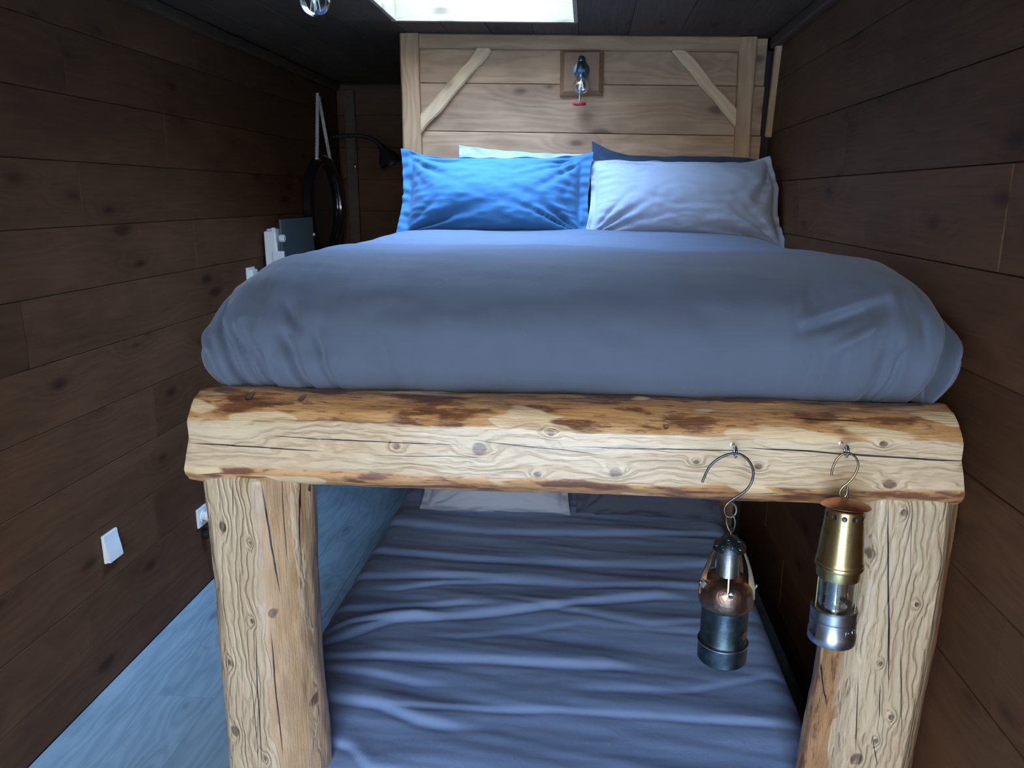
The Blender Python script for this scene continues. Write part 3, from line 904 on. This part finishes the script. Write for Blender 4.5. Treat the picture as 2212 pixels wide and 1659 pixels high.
def sheet_disp(p, r, u, v):
    q = Vector(p)
    z = 0.010 * fbm(Vector((p.x * 0.9, p.y * 5.5 + p.x * 0.8, 1.0)), 3) + 0.002 * fbm(Vector((p.x * 4, p.y * 14, 5.0)), 3)
    for pts, amp, w in FOLDS:
        x = p.x
        if x < pts[0][0] - 0.12 or x > pts[-1][0] + 0.12: continue
        if x <= pts[0][0]: y = pts[0][1]; f = 1 - (pts[0][0] - x) / 0.12
        elif x >= pts[-1][0]: y = pts[-1][1]; f = 1 - (x - pts[-1][0]) / 0.12
        else:
            f = 1.0
            for (x0, y0), (x1, y1) in zip(pts[:-1], pts[1:]):
                if x0 <= x <= x1:
                    t = (x - x0) / max(1e-6, x1 - x0); y = y0 + (y1 - y0) * t
        d = (p.y - y) / w
        # gentle rise toward the viewer's side of the crease, steep fall at the crease itself
        g = math.exp(-d * d) if d < 0 else math.exp(-(d * 0.45) ** 2)
        g2 = -0.6 * math.exp(-((d + 0.9) / 0.5) ** 2)
        z += amp * f * (g + g2) * 0.75
    q.z += z * (1 - r ** 4)
    edge = max(0.0, -u)
    if edge > 0: q.x += 0.006 * edge * noise.noise((p.y * 22, p.z * 6, 0)); q.y += 0.0
    return q


base = box_obj('bed_base', (-0.09, 2.39, 0.06), (1.40, 1.86, 0.12), 'dark_base_board', bev=0.006)
tag(base, 'low dark bed base on the floor under the lower mattress', 'bed base')
lm = puff('fitted_mattress', -0.815, 0.605, 1.44, 3.40, 0.07, 0.07, 0.09, 0.06, 0.235, 0.065, 2.3, 'sheet_cotton', disp=sheet_disp, nmid=(150, 300), nedge=14, skirt=(0.012, 0.0), bottom=0.121, loc=(-0.09, 2.4, 0.121))
tag(lm, 'lower bunk mattress in a rumpled blue fitted sheet', 'mattress')


def pillow(name, w, h, T, flange, mat, label, loc, rot, seed, pinch=0.05, wr=1.0, group='pillows on the upper bunk', corners=(0, 0, 0, 0), cornersx=(0, 0, 0, 0), nu=84, nv=56, sag=0.0):
    """cushion in local X (width) / Z (height), front toward -Y, optional flat border"""
    fl_u, fl_v = flange if isinstance(flange, tuple) else (flange, flange)
    fu = 1 - 2 * fl_u / w; fv = 1 - 2 * fl_v / h
    verts, faces, idx = [], [], {}
    rnd = random.Random(seed)
    rays = [(sx, sz, rnd.uniform(0.15, 1.35), rnd.uniform(0.022, 0.05), rnd.uniform(0.4, 1.0)) for sx in (-1, 1) for sz in (-1, 1) for _ in range(4)]
    gath = [rnd.uniform(-0.9, 0.9) for _ in range(10)]

    def prm(k, n):
        t = 2 * k / n - 1
        return math.copysign(1 - (1 - abs(t)) ** 1.35, t)
    for side in (-1, 1):
        for j in range(nv + 1):
            for i in range(nu + 1):
                if side == 1 and (i in (0, nu) or j in (0, nv)):
                    idx[(side, i, j)] = idx[(-1, i, j)]; continue
                u, v = prm(i, nu), prm(j, nv)
                iu, iv = u / fu, v / fv
                inn = abs(iu) < 1 and abs(iv) < 1
                th = 0.0
                if inn:
                    th = T * (1 - abs(iu) ** 2.6) ** 0.55 * (1 - abs(iv) ** 2.4) ** 0.6
                x = u * w / 2 * (1 - pinch * (1 - v * v) * abs(u) ** 3 - 0.0)
                z = v * h / 2 * (1 - pinch * 1.2 * (1 - u * u) * abs(v) ** 3)
                y = 0.0
                # creases radiating from the corners and gathers along the seams
                cr = 0.0
                for (sx, sz, ang, wid, am) in rays:
                    dx, dz = (sx - u) * sx, (sz - v) * sz
                    dd = math.hypot(dx, dz)
                    a = math.atan2(dz * h / w * 1.6, dx + 1e-6)
                    cr += am * math.exp(-((a - ang) / (wid * 2)) ** 2) * math.exp(-(dd / 0.75) ** 2)
                if inn:
                    ed = min(1 - abs(iu), 1 - abs(iv))
                    g = fbm(Vector((u * 7 + seed, v * 9, 3.0)), 3)
                    gl_ = math.sin(v * 30 + 4 * noise.noise((v * 4, seed, 0))) * max(0, abs(iu) - 0.72) / 0.28 * (1 - abs(iu)) * 4
                    th += wr * (-0.030 * cr * min(1, ed * 6) + 0.0035 * g * min(1, ed * 5) + 0.007 * gl_)
                    th = max(th, 0.001)
                    y = side * th
                else:
                    fo = max(abs(iu), abs(iv)) - 1
                    y = 0.012 * wr * noise.noise((u * 5 + seed, v * 7, 1.0)) * min(1, fo * 25) + side * 0.0012
                y += 0.02 * noise.noise((u * 1.3 + seed, v * 1.3, 5.0)) - sag * v * v
                # individually turned corners
                for ci, (sx, sz) in enumerate(((-1, -1), (1, -1), (-1, 1), (1, 1))):
                    k = max(0.0, 1 - math.hypot((u - sx) * 1.1, (v - sz) * 0.8) / 0.55)
                    z += corners[ci] * k * k; x += cornersx[ci] * k
                verts.append((x, y, z)); idx[(side, i, j)] = len(verts) - 1
    for j in range(nv):
        for i in range(nu):
            a = [idx[(-1, i, j)], idx[(-1, i + 1, j)], idx[(-1, i + 1, j + 1)], idx[(-1, i, j + 1)]]
            faces.append(tuple(a))
            b = [idx[(1, i, j)], idx[(1, i, j + 1)], idx[(1, i + 1, j + 1)], idx[(1, i + 1, j)]]
            if len(set(b) & set(a)) < 4: faces.append(tuple(b))
    o = mesh_obj(name, verts, faces, mat, None, smooth=True)
    o.location = loc; o.rotation_euler = rot
    tag(o, label, 'pillow', group)
    return o


rx = math.radians
pillow('pillow', 0.785, 0.338, 0.105, (0.048, 0.010), 'blue_cotton', 'plump bright blue pillow with a flat border, front of the upper bunk', (-0.372, 3.15, 1.622), (rx(-22), rx(0.6), rx(1.5)), 3, corners=(0.0, -0.01, 0.03, 0.022), wr=1.5)
pillow('pillow', 0.76, 0.338, 0.105, (0.024, 0.008), 'lilac_cotton', 'plump pale grey pillow beside the bright blue one', (0.372, 3.155, 1.605), (rx(-23), rx(1.2), rx(-2.0)), 8, corners=(0.0, -0.035, -0.004, 0.024), cornersx=(0, 0.02, 0, -0.05), pinch=0.05, wr=1.2)
pillow('pillow', 0.58, 0.40, 0.045, 0.04, 'pale_cotton', 'flat pale blue pillow leaning on the headboard behind the bright blue pillow', (-0.275, 3.345, 1.622), (rx(-14), rx(3.2), 0), 5, corners=(0, 0, 0.0, -0.01), wr=0.8)
pillow('pillow', 0.68, 0.40, 0.05, 0.045, 'navy_cotton', 'dark navy pillow mostly hidden behind the pale grey pillow', (0.345, 3.345, 1.602), (rx(-14), rx(1.5), 0), 6, corners=(0, 0, 0.045, -0.02), wr=0.8)
pillow('pillow', 0.66, 0.40, 0.075, 0.035, 'lower_pale_cotton', 'pale lilac pillow on the lower bunk', (-0.375, 3.215, 0.415), (rx(-50), 0, rx(1)), 12, group='pillows on the lower bunk', corners=(-0.02, 0, 0, 0))
pillow('pillow', 0.62, 0.40, 0.075, 0.035, 'lower_navy_cotton', 'dark grey pillow on the lower bunk', (0.285, 3.225, 0.42), (rx(-50), 0, 0), 14, group='pillows on the lower bunk')

# ------------------------------------------------------------------ miner's lamps
LY = 1.338


def px_path(pts, x0, y0, sc, Y, org):
    return [atY(x0 + a / sc, y0 + b / sc, Y) - org for a, b in pts]


# copper and dark steel lamp
c0 = atY(1553, 1424, LY)
L1 = Vector((0.2745, LY, 0.762))
lamp = empty('miners_lamp', L1, 'dark steel and copper oil lamp with curved cage straps on a large hook', 'lamp')
k = 0.00086
lathe_obj('fuel_tank', [(0.0, 0.0), (0.043, 0.0), (0.0455, 0.003), (0.0455, 0.036), (0.0465, 0.037), (0.0468, 0.040), (0.0440, 0.042), (0.0430, 0.044), (0.0430, 0.118), (0, 0.118)], 'blued_steel', lamp, 48)
lathe_obj('tank_rim', [(0.0462, 0.0372), (0.0472, 0.0378), (0.0472, 0.0392), (0.0462, 0.0398)], 'brushed_steel', lamp, 48, caps=False)
lathe_obj('patch', [(0, 0), (0.009, 0), (0.009, 0.001), (0, 0.0015)], 'old_copper', lamp, 20, loc=(0.033, -0.0276, 0.066), rot=Matrix.Rotation(math.radians(50), 3, 'Z') @ Matrix.Rotation(math.pi / 2, 3, 'X'))
dm = lathe_obj('dome', [(0.0440, 0.113), (0.0470, 0.115), (0.0500, 0.123), (0.0510, 0.134), (0.0505, 0.147), (0.0480, 0.156), (0.0420, 0.165), (0.0330, 0.172), (0.0250, 0.176), (0.0, 0.178)], 'old_copper', lamp, 48, sharp=60)
lathe_obj('chimney', [(0.0, 0.174), (0.0225, 0.174), (0.0212, 0.180), (0.0208, 0.228), (0, 0.228)], 'zinc_grey', lamp, 32)
capo = lathe_obj('cap', [(0.0285, 0.226), (0.0300, 0.227), (0.0290, 0.231), (0.024, 0.240), (0.016, 0.248), (0.008, 0.253), (0.0, 0.2545)], 'blued_steel', lamp, 40, sharp=50)
for i in range(10):
    a = 2 * math.pi * i / 10 + 0.3
    for rr_, zz_, ph in ((0.0265, 0.2368, 0), (0.0175, 0.2475, 0.31)):
        if ph and i % 2: continue
        b_ = a + ph
        q = Vector((rr_ * math.cos(b_), rr_ * math.sin(b_), zz_))
        nrm = Vector((math.cos(b_) * 0.6, math.sin(b_) * 0.6, 0.8)).normalized()
        o = lathe_obj('vent_ring', [(0.0026, 0), (0.0040, 0.0006), (0.0036, 0.0012), (0.0028, 0.0008)], 'galvanised', capo, 12, loc=q, rot=nrm.to_track_quat('Z', 'Y').to_matrix(), caps=False)
for i in range(5):
    a = math.radians(-98 + 72 * i)
    ca, sa = math.cos(a), math.sin(a)
    prof = [(0.0285, 0.228, 0.004), (0.035, 0.214, 0.0045), (0.0425, 0.194, 0.0055), (0.0485, 0.174, 0.009), (0.0515, 0.155, 0.010), (0.0522, 0.138, 0.005)]
    cur = catmull([Vector((r, 0, z)) for r, z, w in prof], 4)
    ws_ = catmull([Vector((w, 0, 0)) for r, z, w in prof], 4)
    bm = bmesh.new(); rings = []
    for q, w_ in zip(cur, ws_):
        # the straps stand edge-on: radial width, thin tangentially
        rings.append([bm.verts.new(Vector(((q.x + dr_) * ca - dt * sa, (q.x + dr_) * sa + dt * ca, q.z))) for dr_, dt in ((0.0006, -0.0011), (0.0006, 0.0011), (-w_.x, 0.0009), (-w_.x, -0.0009))])
    for r0, r1 in zip(rings[:-1], rings[1:]):
        for kk in range(4): bm.faces.new((r0[kk], r0[(kk + 1) % 4], r1[(kk + 1) % 4], r1[kk]))
    bm.faces.new(rings[0]); bm.faces.new(rings[-1])
    so = bm_obj('strap', bm, 'hook_bronze', lamp, smooth=40)
    bm = bmesh.new()
    rot = Matrix.Rotation(a, 3, 'Z')
    add_box(bm, rot @ Vector((0.0465, 0.005, 0.160)), (0.012, 0.009, 0.014), rot @ Matrix.Rotation(0.6, 3, 'Y'), 0.001)
    add_lathe(bm, [(0.0, 0.0), (0.003, 0.0), (0.0025, 0.002), (0, 0.0025)], 10, rot @ Vector((0.0525, 0.005, 0.164)), rot @ Matrix.Rotation(1.1, 3, 'Y'))
    bm_obj('bracket', bm, 'zinc_grey', so)
tube_obj('hook', catmull(px_path([(235, 650), (262, 585), (295, 510), (345, 425), (420, 352), (520, 292), (620, 260), (705, 252), (790, 278), (870, 345), (925, 440), (940, 540), (915, 650), (850, 750), (760, 820), (660, 880), (585, 940), (545, 1000), (545, 1065), (580, 1118), (635, 1130), (685, 1095), (706, 1035), (690, 970), (645, 932)], 1480, 940, 6.383, LY, L1), 5), 0.0023, 'hook_iron', lamp, 10)
lk = [(c + Vector((0, 0.0, 0))) for c in px_path([(620, 1085), (575, 1115), (560, 1185), (572, 1250), (600, 1310), (640, 1345), (668, 1290), (690, 1215), (680, 1130), (650, 1095)], 1480, 940, 6.383, LY, L1)]
lk = [Vector((0.0005 + (q.x - 0.0005) * 0.8, 0.006 * math.sin(i / 10 * 2 * math.pi), q.z)) for i, q in enumerate(lk)]
tube_obj('ring', catmull(lk, 5, True), 0.0019, 'hook_iron', lamp, 10, closed=True)
lp = [Vector((0.006 * math.cos(t), 0.002, 0.2555 + 0.0075 * math.sin(t))) for t in [2 * math.pi * i / 14 for i in range(14)]]
tube_obj('ring', [Vector((0.001 + q.x * 0.3, q.x * 0.9, q.z + 0.003)) for q in lp], 0.0018, 'hook_iron', lamp, 8, closed=True)

# brass lamp
L2 = Vector((0.4725, LY, 0.815))
lamp2 = empty('miners_lamp', L2, 'polished brass lamp with a copper cap and steel base on a small hook', 'lamp')
lathe_obj('fuel_tank', [(0, 0), (0.0465, 0), (0.0478, 0.002), (0.0478, 0.017), (0.0468, 0.019), (0.0462, 0.020), (0.0462, 0.046), (0.0452, 0.047), (0.0452, 0.049), (0.0462, 0.050), (0.0462, 0.066), (0.044, 0.069), (0.0395, 0.069), (0.039, 0.064), (0.0, 0.064)], 'brushed_steel', lamp2, 56)
lathe_obj('chimney', [(0.0355, 0.066), (0.0355, 0.132), (0.0340, 0.132), (0.0340, 0.066)], 'clear_glass', lamp2, 40, caps=False)
lathe_obj('burner', [(0.0, 0.064), (0.026, 0.064), (0.024, 0.070), (0.012, 0.074), (0.006, 0.084), (0.004, 0.092), (0, 0.093)], 'bright_steel', lamp2, 28)
for i in range(5):
    a = math.radians(-104 + 72 * i)
    tube_obj('rod', [(0.0395 * math.cos(a), 0.0395 * math.sin(a), 0.064), (0.0395 * math.cos(a), 0.0395 * math.sin(a), 0.135)], 0.0016, 'brass', lamp2, 8)
lathe_obj('collar', [(0.034, 0.130), (0.0425, 0.130), (0.0430, 0.132), (0.0430, 0.148), (0.0470, 0.150), (0.0478, 0.153), (0.0470, 0.156), (0.0462, 0.158), (0.034, 0.158)], 'brass', lamp2, 56)
bon = lathe_obj('bonnet', [(0.0465, 0.157), (0.0470, 0.160), (0.0455, 0.163), (0.0452, 0.166), (0.0358, 0.262), (0.034, 0.264), (0.0, 0.264)], 'brass', lamp2, 64)
for i in range(12):
    a = 2 * math.pi * i / 12 + math.radians(12)
    q = Vector((0.0366 * math.cos(a), 0.0366 * math.sin(a), 0.2525))
    o = lathe_obj('vent_hole', [(0.0, 0.0004), (0.0042, 0.0004), (0.0050, 0.0009), (0.0052, 0.0002), (0.0052, -0.001)], 'black_plastic', bon, 16, loc=q, rot=Vector((math.cos(a), math.sin(a), 0.1)).to_track_quat('Z', 'Y').to_matrix(), caps=False)
cp = lathe_obj('cap', [(0.030, 0.0), (0.0475, 0.0), (0.0482, 0.0012), (0.044, 0.0045), (0.030, 0.010), (0.012, 0.0135), (0.0, 0.0145)], 'copper', lamp2, 56, loc=(0, 0, 0.2655), rot=Matrix.Rotation(math.radians(1.5), 3, 'Y') @ Matrix.Rotation(math.radians(-8), 3, 'X'), sharp=50)
tube_obj('hook', catmull([q + Vector((0, 0.0, 0)) for q in px_path([(1093, 265), (1103, 215), (1130, 158), (1168, 126), (1212, 119), (1253, 148), (1271, 195), (1255, 250), (1215, 305), (1168, 345), (1148, 380), (1160, 408), (1183, 408), (1197, 380), (1200, 342)], 1440, 940, 3.072, LY, L2)], 6), 0.0020, 'hook_bronze', lamp2, 10)
tube_obj('ring', [Vector((0.002 + 0.004 * math.cos(t) * 0.4, 0.004 * math.cos(t), 0.284 + 0.007 * math.sin(t))) for t in [2 * math.pi * i / 14 for i in range(14)]], 0.0014, 'hook_iron', lamp2, 8, closed=True)
for ch in lamp2.children:
    if not ch.name.startswith('hook'):
        ch.scale = (0.89, 0.89, 1.0); ch.location.x *= 0.89; ch.location.y *= 0.89
# stamped characters on the base, wrapped around the cylinder
fc = bpy.data.curves.new('stamp', 'FONT'); fc.body = 'P 17'; fc.size = 0.016; fc.extrude = 0.0006
fo = bpy.data.objects.new('stamp', fc); C.objects.link(fo)
bpy.context.view_layer.update()
me = bpy.data.meshes.new_from_object(fo.evaluated_get(bpy.context.evaluated_depsgraph_get()))
bpy.data.objects.remove(fo)
a0 = math.radians(-76)
for v in me.vertices:
    ang = a0 + v.co.x / 0.0412
    rr_ = 0.0412 + v.co.z
    v.co = (rr_ * math.cos(ang), rr_ * math.sin(ang), 0.027 + v.co.y)
me.materials.clear()
sto = link('stamped_mark', me, 'bright_steel', lamp2)


# ------------------------------------------------------------------ bulbs and lamps on wall and ceiling
def bulb_profile(r, neck, hgt):
    pr = []
    for i in range(15):
        a = math.pi * (i / 14) * 0.80
        pr.append((r * math.sin(a), -r * math.cos(a)))
    zt = pr[-1][1]
    pr += [(neck * 1.12, zt + (hgt - zt) * 0.45), (neck, hgt)]
    return pr


# pipe lamp on the headboard
PLQ = Vector((-0.038, HY - 0.004, 2.124))
wlmp = empty('wall_lamp', PLQ + Vector((0, 0, -0.092)), 'grey pipe wall lamp with red valve wheel on a square wooden plaque', 'lamp')
off = Vector((0, 0, 0.092))
bm = bmesh.new()
W2, H2 = 0.090, 0.093
v = [bm.verts.new(q) for q in [(-W2, 0, -H2), (W2, 0, -H2), (W2, 0, H2), (-W2, 0, H2), (-W2, -0.010, -H2), (W2, -0.010, -H2), (W2, -0.010, H2), (-W2, -0.010, H2),
                               (-W2 + 0.018, -0.022, -H2 + 0.018), (W2 - 0.018, -0.022, -H2 + 0.018), (W2 - 0.018, -0.022, H2 - 0.018), (-W2 + 0.018, -0.022, H2 - 0.018)]]
for f_ in ((0, 1, 2, 3), (8, 9, 10, 11), (0, 1, 5, 4), (1, 2, 6, 5), (2, 3, 7, 6), (3, 0, 4, 7), (4, 5, 9, 8), (5, 6, 10, 9), (6, 7, 11, 10), (7, 4, 8, 11)): bm.faces.new([v[i] for i in f_])
pq = bm_obj('plaque', bm, 'red_plaque', wlmp); pq.location = off
RX90 = Matrix.Rotation(math.pi / 2, 3, 'X')
lathe_obj('flange', [(0, 0), (0.034, 0), (0.034, 0.005), (0.020, 0.009), (0.018, 0.018), (0, 0.018)], 'galvanised', wlmp, 32, loc=off + Vector((0, -0.022, 0.004)), rot=RX90)
pb = Vector((0, -0.022, 0.004)) + off
lathe_obj('pipe_stub', [(0.013, 0), (0.013, 0.05), (0.0165, 0.05), (0.0165, 0.066), (0.013, 0.070), (0, 0.070)], 'galvanised', wlmp, 24, loc=pb, rot=RX90)
jt = pb + Vector((0, -0.062, 0))
dn = Matrix.Rotation(math.radians(180 - 28), 3, 'X')     # pointing down and a little toward the room
lathe_obj('elbow', [(0, -0.052), (0.011, -0.052), (0.014, -0.047), (0.0145, -0.028), (0.0135, -0.026), (0.018, -0.020), (0.0215, 0.008), (0.0215, 0.022), (0, 0.022)], 'galvanised', wlmp, 28, loc=jt, rot=dn)
lathe_obj('nut', [(0, 0.022), (0.028, 0.022), (0.028, 0.034), (0.023, 0.036), (0, 0.036)], 'galvanised', wlmp, 6, loc=jt, rot=dn)
lathe_obj('socket', [(0, 0.034), (0.0135, 0.034), (0.0135, 0.050), (0, 0.050)], 'brushed_steel', wlmp, 24, loc=jt, rot=dn)
bd = dn @ Vector((0, 0, 1))
bo = lathe_obj('bulb', bulb_profile(0.033, 0.0135, 0.036), 'clear_glass', wlmp, 32, loc=jt + bd * 0.084, rot=Matrix.Rotation(math.pi, 3, 'X') @ dn, caps=False, sharp=180)
bo.rotation_euler = (Matrix.Rotation(math.radians(-28), 3, 'X')).to_euler()
bm = bmesh.new()
for s_ in (-1, 1): add_tube(bm, [Vector((s_ * 0.004, 0, 0.022)), Vector((s_ * 0.009, 0, -0.014))], 0.0014, 6)
add_tube(bm, [Vector((0, 0, 0.034)), Vector((0, 0, 0.006))], 0.003, 8)
bm_obj('filament', bm, 'filament_metal', bo)
st0 = pb + Vector((-0.004, -0.020, -0.018)); st1 = pb + Vector((-0.006, -0.034, -0.138))
tube_obj('valve_stem', [st0, st1], 0.0035, 'bright_steel', wlmp, 10)
bm = bmesh.new()
add_tube(bm, [Vector((0.0235 * math.cos(t), 0.0235 * math.sin(t), 0)) for t in [2 * math.pi * i / 24 for i in range(24)]], 0.0052, 10, True)
for i in range(3):
    a = 2 * math.pi * i / 3
    add_tube(bm, [Vector((0, 0, 0)), Vector((0.02 * math.cos(a), 0.02 * math.sin(a), 0))], 0.004, 8)
wh = bm_obj('valve_wheel', bm, 'red_enamel', wlmp, smooth=45); wh.location = st1 + Vector((0, 0, 0.004))

# bare pendant bulb over the passage
PB = atY(680, 0, 2.2); PB = Vector((PB.x, PB.y, 2.134))
pend = empty('pendant_bulb', (PB.x, PB.y, ceil_z(PB.x)), 'clear round filament bulb hanging from the ceiling over the passage', 'lamp')
zc = ceil_z(PB.x)
lathe_obj('ceiling_rose', [(0, 0), (0.03, 0), (0.03, -0.006), (0.022, -0.012), (0, -0.012)], 'black_iron', pend, 28)
lathe_obj('socket', [(0, -0.010), (0.018, -0.010), (0.018, -0.075), (0.014, -0.082), (0, -0.082)], 'black_iron', pend, 28)
gb = lathe_obj('bulb', bulb_profile(0.040, 0.0135, 0.062), 'clear_glass', pend, 36, loc=(0, 0, PB.z - zc), caps=False, sharp=180)
bm = bmesh.new()
for i in range(4):
    a = math.pi / 2 * i + 0.5
    add_tube(bm, [Vector((0.006 * math.cos(a), 0.006 * math.sin(a), 0.028)), Vector((0.013 * math.cos(a), 0.013 * math.sin(a), -0.026))], 0.0014, 6)
add_tube(bm, [Vector((0, 0, 0.06)), Vector((0, 0, -0.005))], 0.003, 8)
bm_obj('filament', bm, 'filament_metal', gb)

# ------------------------------------------------------------------ left wall: heater, mirror, lamp, sockets
XW = XL
ht = empty('wall_heater', (XW, 3.99, 0.915), 'slim electric heater with grey glass panel and white thermostat end', 'heater')
hz = 0.85
box_obj('body', (0.0335, -0.02, 0.27), (0.05, 0.46, 0.56), 'white_plastic', ht, bev=0.006, seg=2)
box_obj('glass_panel', (0.070, 0.01, 0.285), (0.010, 0.46, 0.62), 'panel_glass_grey', ht, bev=0.002)
box_obj('end_casing', (0.045, -0.285, 0.29), (0.06, 0.03, 0.50), 'white_plastic', ht, bev=0.006, seg=2)
for z_ in (0.535, 0.43):
    pass
lathe_obj('knob', [(0, 0), (0.016, 0), (0.018, 0.003), (0.018, 0.022), (0.014, 0.026), (0, 0.026)], 'white_plastic', ht, 24, loc=(0.085, -0.272, 0.505), rot=Matrix.Rotation(math.pi / 2, 3, 'Y'))
lathe_obj('knob', [(0, 0), (0.012, 0), (0.013, 0.02), (0, 0.024)], 'white_plastic', ht, 20, loc=(0.06, -0.285, 0.535))
box_obj('thermostat', (0.085, -0.300, 0.385), (0.058, 0.022, 0.12), 'white_plastic', ht, bev=0.005, seg=2)
tube_obj('cable', [(0.07, -0.29, 0.49), (0.072, -0.292, 0.47), (0.075, -0.295, 0.44)], 0.006, 'white_plastic', ht, 8)
for z_ in (0.50, 0.37): lathe_obj('clip', [(0, 0), (0.008, 0), (0.008, 0.012), (0, 0.012)], 'white_plastic', ht, 16, loc=(0.070, 0.238, z_), rot=Matrix.Rotation(math.pi / 2, 3, 'Y'))

mir = empty('round_mirror', (XW, 4.56, 1.56), 'black round porthole mirror hanging from a pale rope', 'mirror')
RY90 = Matrix.Rotation(math.pi / 2, 3, 'Y')
lathe_obj('frame', [(0.0, 0.004), (0.285, 0.004), (0.295, 0.012), (0.295, 0.050), (0.285, 0.062), (0.262, 0.066), (0.240, 0.060), (0.235, 0.045), (0.235, 0.030), (0, 0.030)], 'black_lacquer', mir, 72, rot=RY90)
lathe_obj('mirror_glass', [(0, 0.0305), (0.234, 0.0305), (0.234, 0.033), (0, 0.033)], 'mirror_silver', mir, 72, rot=RY90)
rp = [Vector((0.045, -0.12, 0.262)), Vector((0.03, -0.002, 0.636)), Vector((0.03, 0.004, 0.636)), Vector((0.045, 0.12, 0.262))]


def rope(name, a, b, parent):
    bm = bmesh.new(); n = 40; d = (b - a)
    for ph in (0, 2.094, 4.189):
        pts = []
        for i in range(n + 1):
            t = i / n; ang = t * 46 + ph
            pts.append(a + d * t + Vector((0.0052 * math.cos(ang), 0.0052 * math.sin(ang), 0)))
        add_tube(bm, pts, 0.0062, 6)
    return bm_obj(name, bm, 'rope_cotton', parent, smooth=60)


rope('rope', rp[0], rp[1], mir); rope('rope', rp[3], rp[2], mir)
lathe_obj('peg', [(0, 0), (0.010, 0), (0.010, 0.05), (0.016, 0.05), (0.016, 0.058), (0, 0.058)], 'black_iron', mir, 18, loc=(0, 0, 0.628), rot=RY90)
for s_ in (-1, 1):
    tube_obj('rope_eye', [Vector((0.045 + 0.018 * math.cos(t), s_ * 0.118, 0.262 + 0.018 * math.sin(t))) for t in [2 * math.pi * i / 16 for i in range(16)]], 0.004, 'black_iron', mir, 8, closed=True)

al = empty('arm_lamp', (XW, 4.78, 1.97), 'black iron arm lamp on the passage wall beside the round mirror', 'lamp')
lathe_obj('mount', [(0, 0), (0.045, 0), (0.045, 0.012), (0.018, 0.02), (0, 0.02)], 'black_iron', al, 28, rot=RY90)
tube_obj('arm', catmull([(0.015, 0, 0), (0.10, 0, 0.01), (0.20, 0, 0.008), (0.28, 0, -0.01), (0.33, 0, -0.05)], 8), 0.011, 'black_iron', al, 12)
lathe_obj('shade', [(0.02, 0.03), (0.026, 0.0), (0.06, -0.05), (0.068, -0.09), (0.064, -0.09), (0.055, -0.05), (0.02, 0.0)], 'black_iron', al, 36, loc=(0.345, 0, -0.075), rot=Matrix.Rotation(math.radians(-28), 3, 'Y'), caps=False)
lathe_obj('bulb', bulb_profile(0.022, 0.011, 0.03), 'clear_glass', al, 24, loc=(0.372, 0, -0.13), rot=Matrix.Rotation(math.radians(-28), 3, 'Y'), caps=False, sharp=180)
bm = bmesh.new()
for i in range(11):
    bmesh.ops.create_icosphere(bm, subdivisions=1, radius=0.0045, matrix=Matrix.Translation((0.165, 0, -0.005 - i * 0.0145)))
add_lathe(bm, [(0, -0.035), (0.007, -0.03), (0.006, -0.005), (0.003, 0), (0, 0)], 12, (0.165, 0, -0.155))
bm_obj('pull_chain', bm, 'bright_steel', al, smooth=60)

s1 = empty('cable_outlet', (XW, 2.262, 0.470), 'small white cover plate with a bulging lower lip on the passage wall', 'outlet')
box_obj('plate', (0.005, 0, 0), (0.010, 0.080, 0.100), 'white_plastic', s1, bev=0.003, seg=2)
bm = bmesh.new()
nn = 10
pr = []
for i in range(nn + 1):
    t = i / nn
    pr.append((0.011 + 0.011 * math.sin(t * math.pi * 0.5) ** 2, 0.047 - 0.094 * t))
vs0 = [[bm.verts.new((x, s_ * 0.037, z)) for x, z in pr] + [bm.verts.new((0.009, s_ * 0.037, -0.047)), bm.verts.new((0.009, s_ * 0.037, 0.047))] for s_ in (-1, 1)]
m_ = len(vs0[0])
for i in range(m_): bm.faces.new((vs0[0][i], vs0[0][(i + 1) % m_], vs0[1][(i + 1) % m_], vs0[1][i]))
bm.faces.new(vs0[0]); bm.faces.new(vs0[1])
bm_obj('lip', bm, 'white_plastic', s1)

s2 = empty('wall_socket', (XW, 2.87, 0.315), 'white wall socket with a black plug beside the log post', 'socket')
box_obj('plate', (0.005, 0, 0), (0.010, 0.082, 0.082), 'white_plastic', s2, bev=0.003, seg=2)
lathe_obj('well', [(0.022, 0), (0.026, 0), (0.026, 0.006), (0.0235, 0.007), (0.022, 0.006)], 'white_plastic', s2, 32, loc=(0.009, 0, 0), rot=RY90, caps=False)
lathe_obj('plug', [(0, 0), (0.019, 0), (0.019, 0.012), (0.022, 0.016), (0.020, 0.032), (0.012, 0.036), (0, 0.036)], 'white_plastic', s2, 28, loc=(0.010, 0.004, 0.0), rot=RY90)
s2b = empty('cable_plug', (XW, 2.875, 0.232), 'black rubber plug hanging on the wall under the white socket', 'plug')
lathe_obj('body', [(0, 0), (0.020, 0), (0.022, 0.006), (0.020, 0.030), (0.011, 0.038), (0, 0.040)], 'black_plastic', s2b, 28, rot=RY90)
tube_obj('cord', catmull([(0.036, 0, 0), (0.042, 0.01, -0.03), (0.02, 0.02, -0.09), (0.012, 0.03, -0.15), (0.012, 0.04, -0.22)], 6), 0.004, 'black_plastic', s2b, 8)

s3 = empty('junction_box', (XW, 3.53, 1.255), 'small white box on the passage wall below the heater', 'outlet')
box_obj('plate', (0.006, 0, 0), (0.012, 0.080, 0.080), 'white_plastic', s3, bev=0.003, seg=2)
box_obj('cover', (0.020, 0, 0), (0.018, 0.060, 0.060), 'white_plastic', s3, bev=0.004, seg=2)
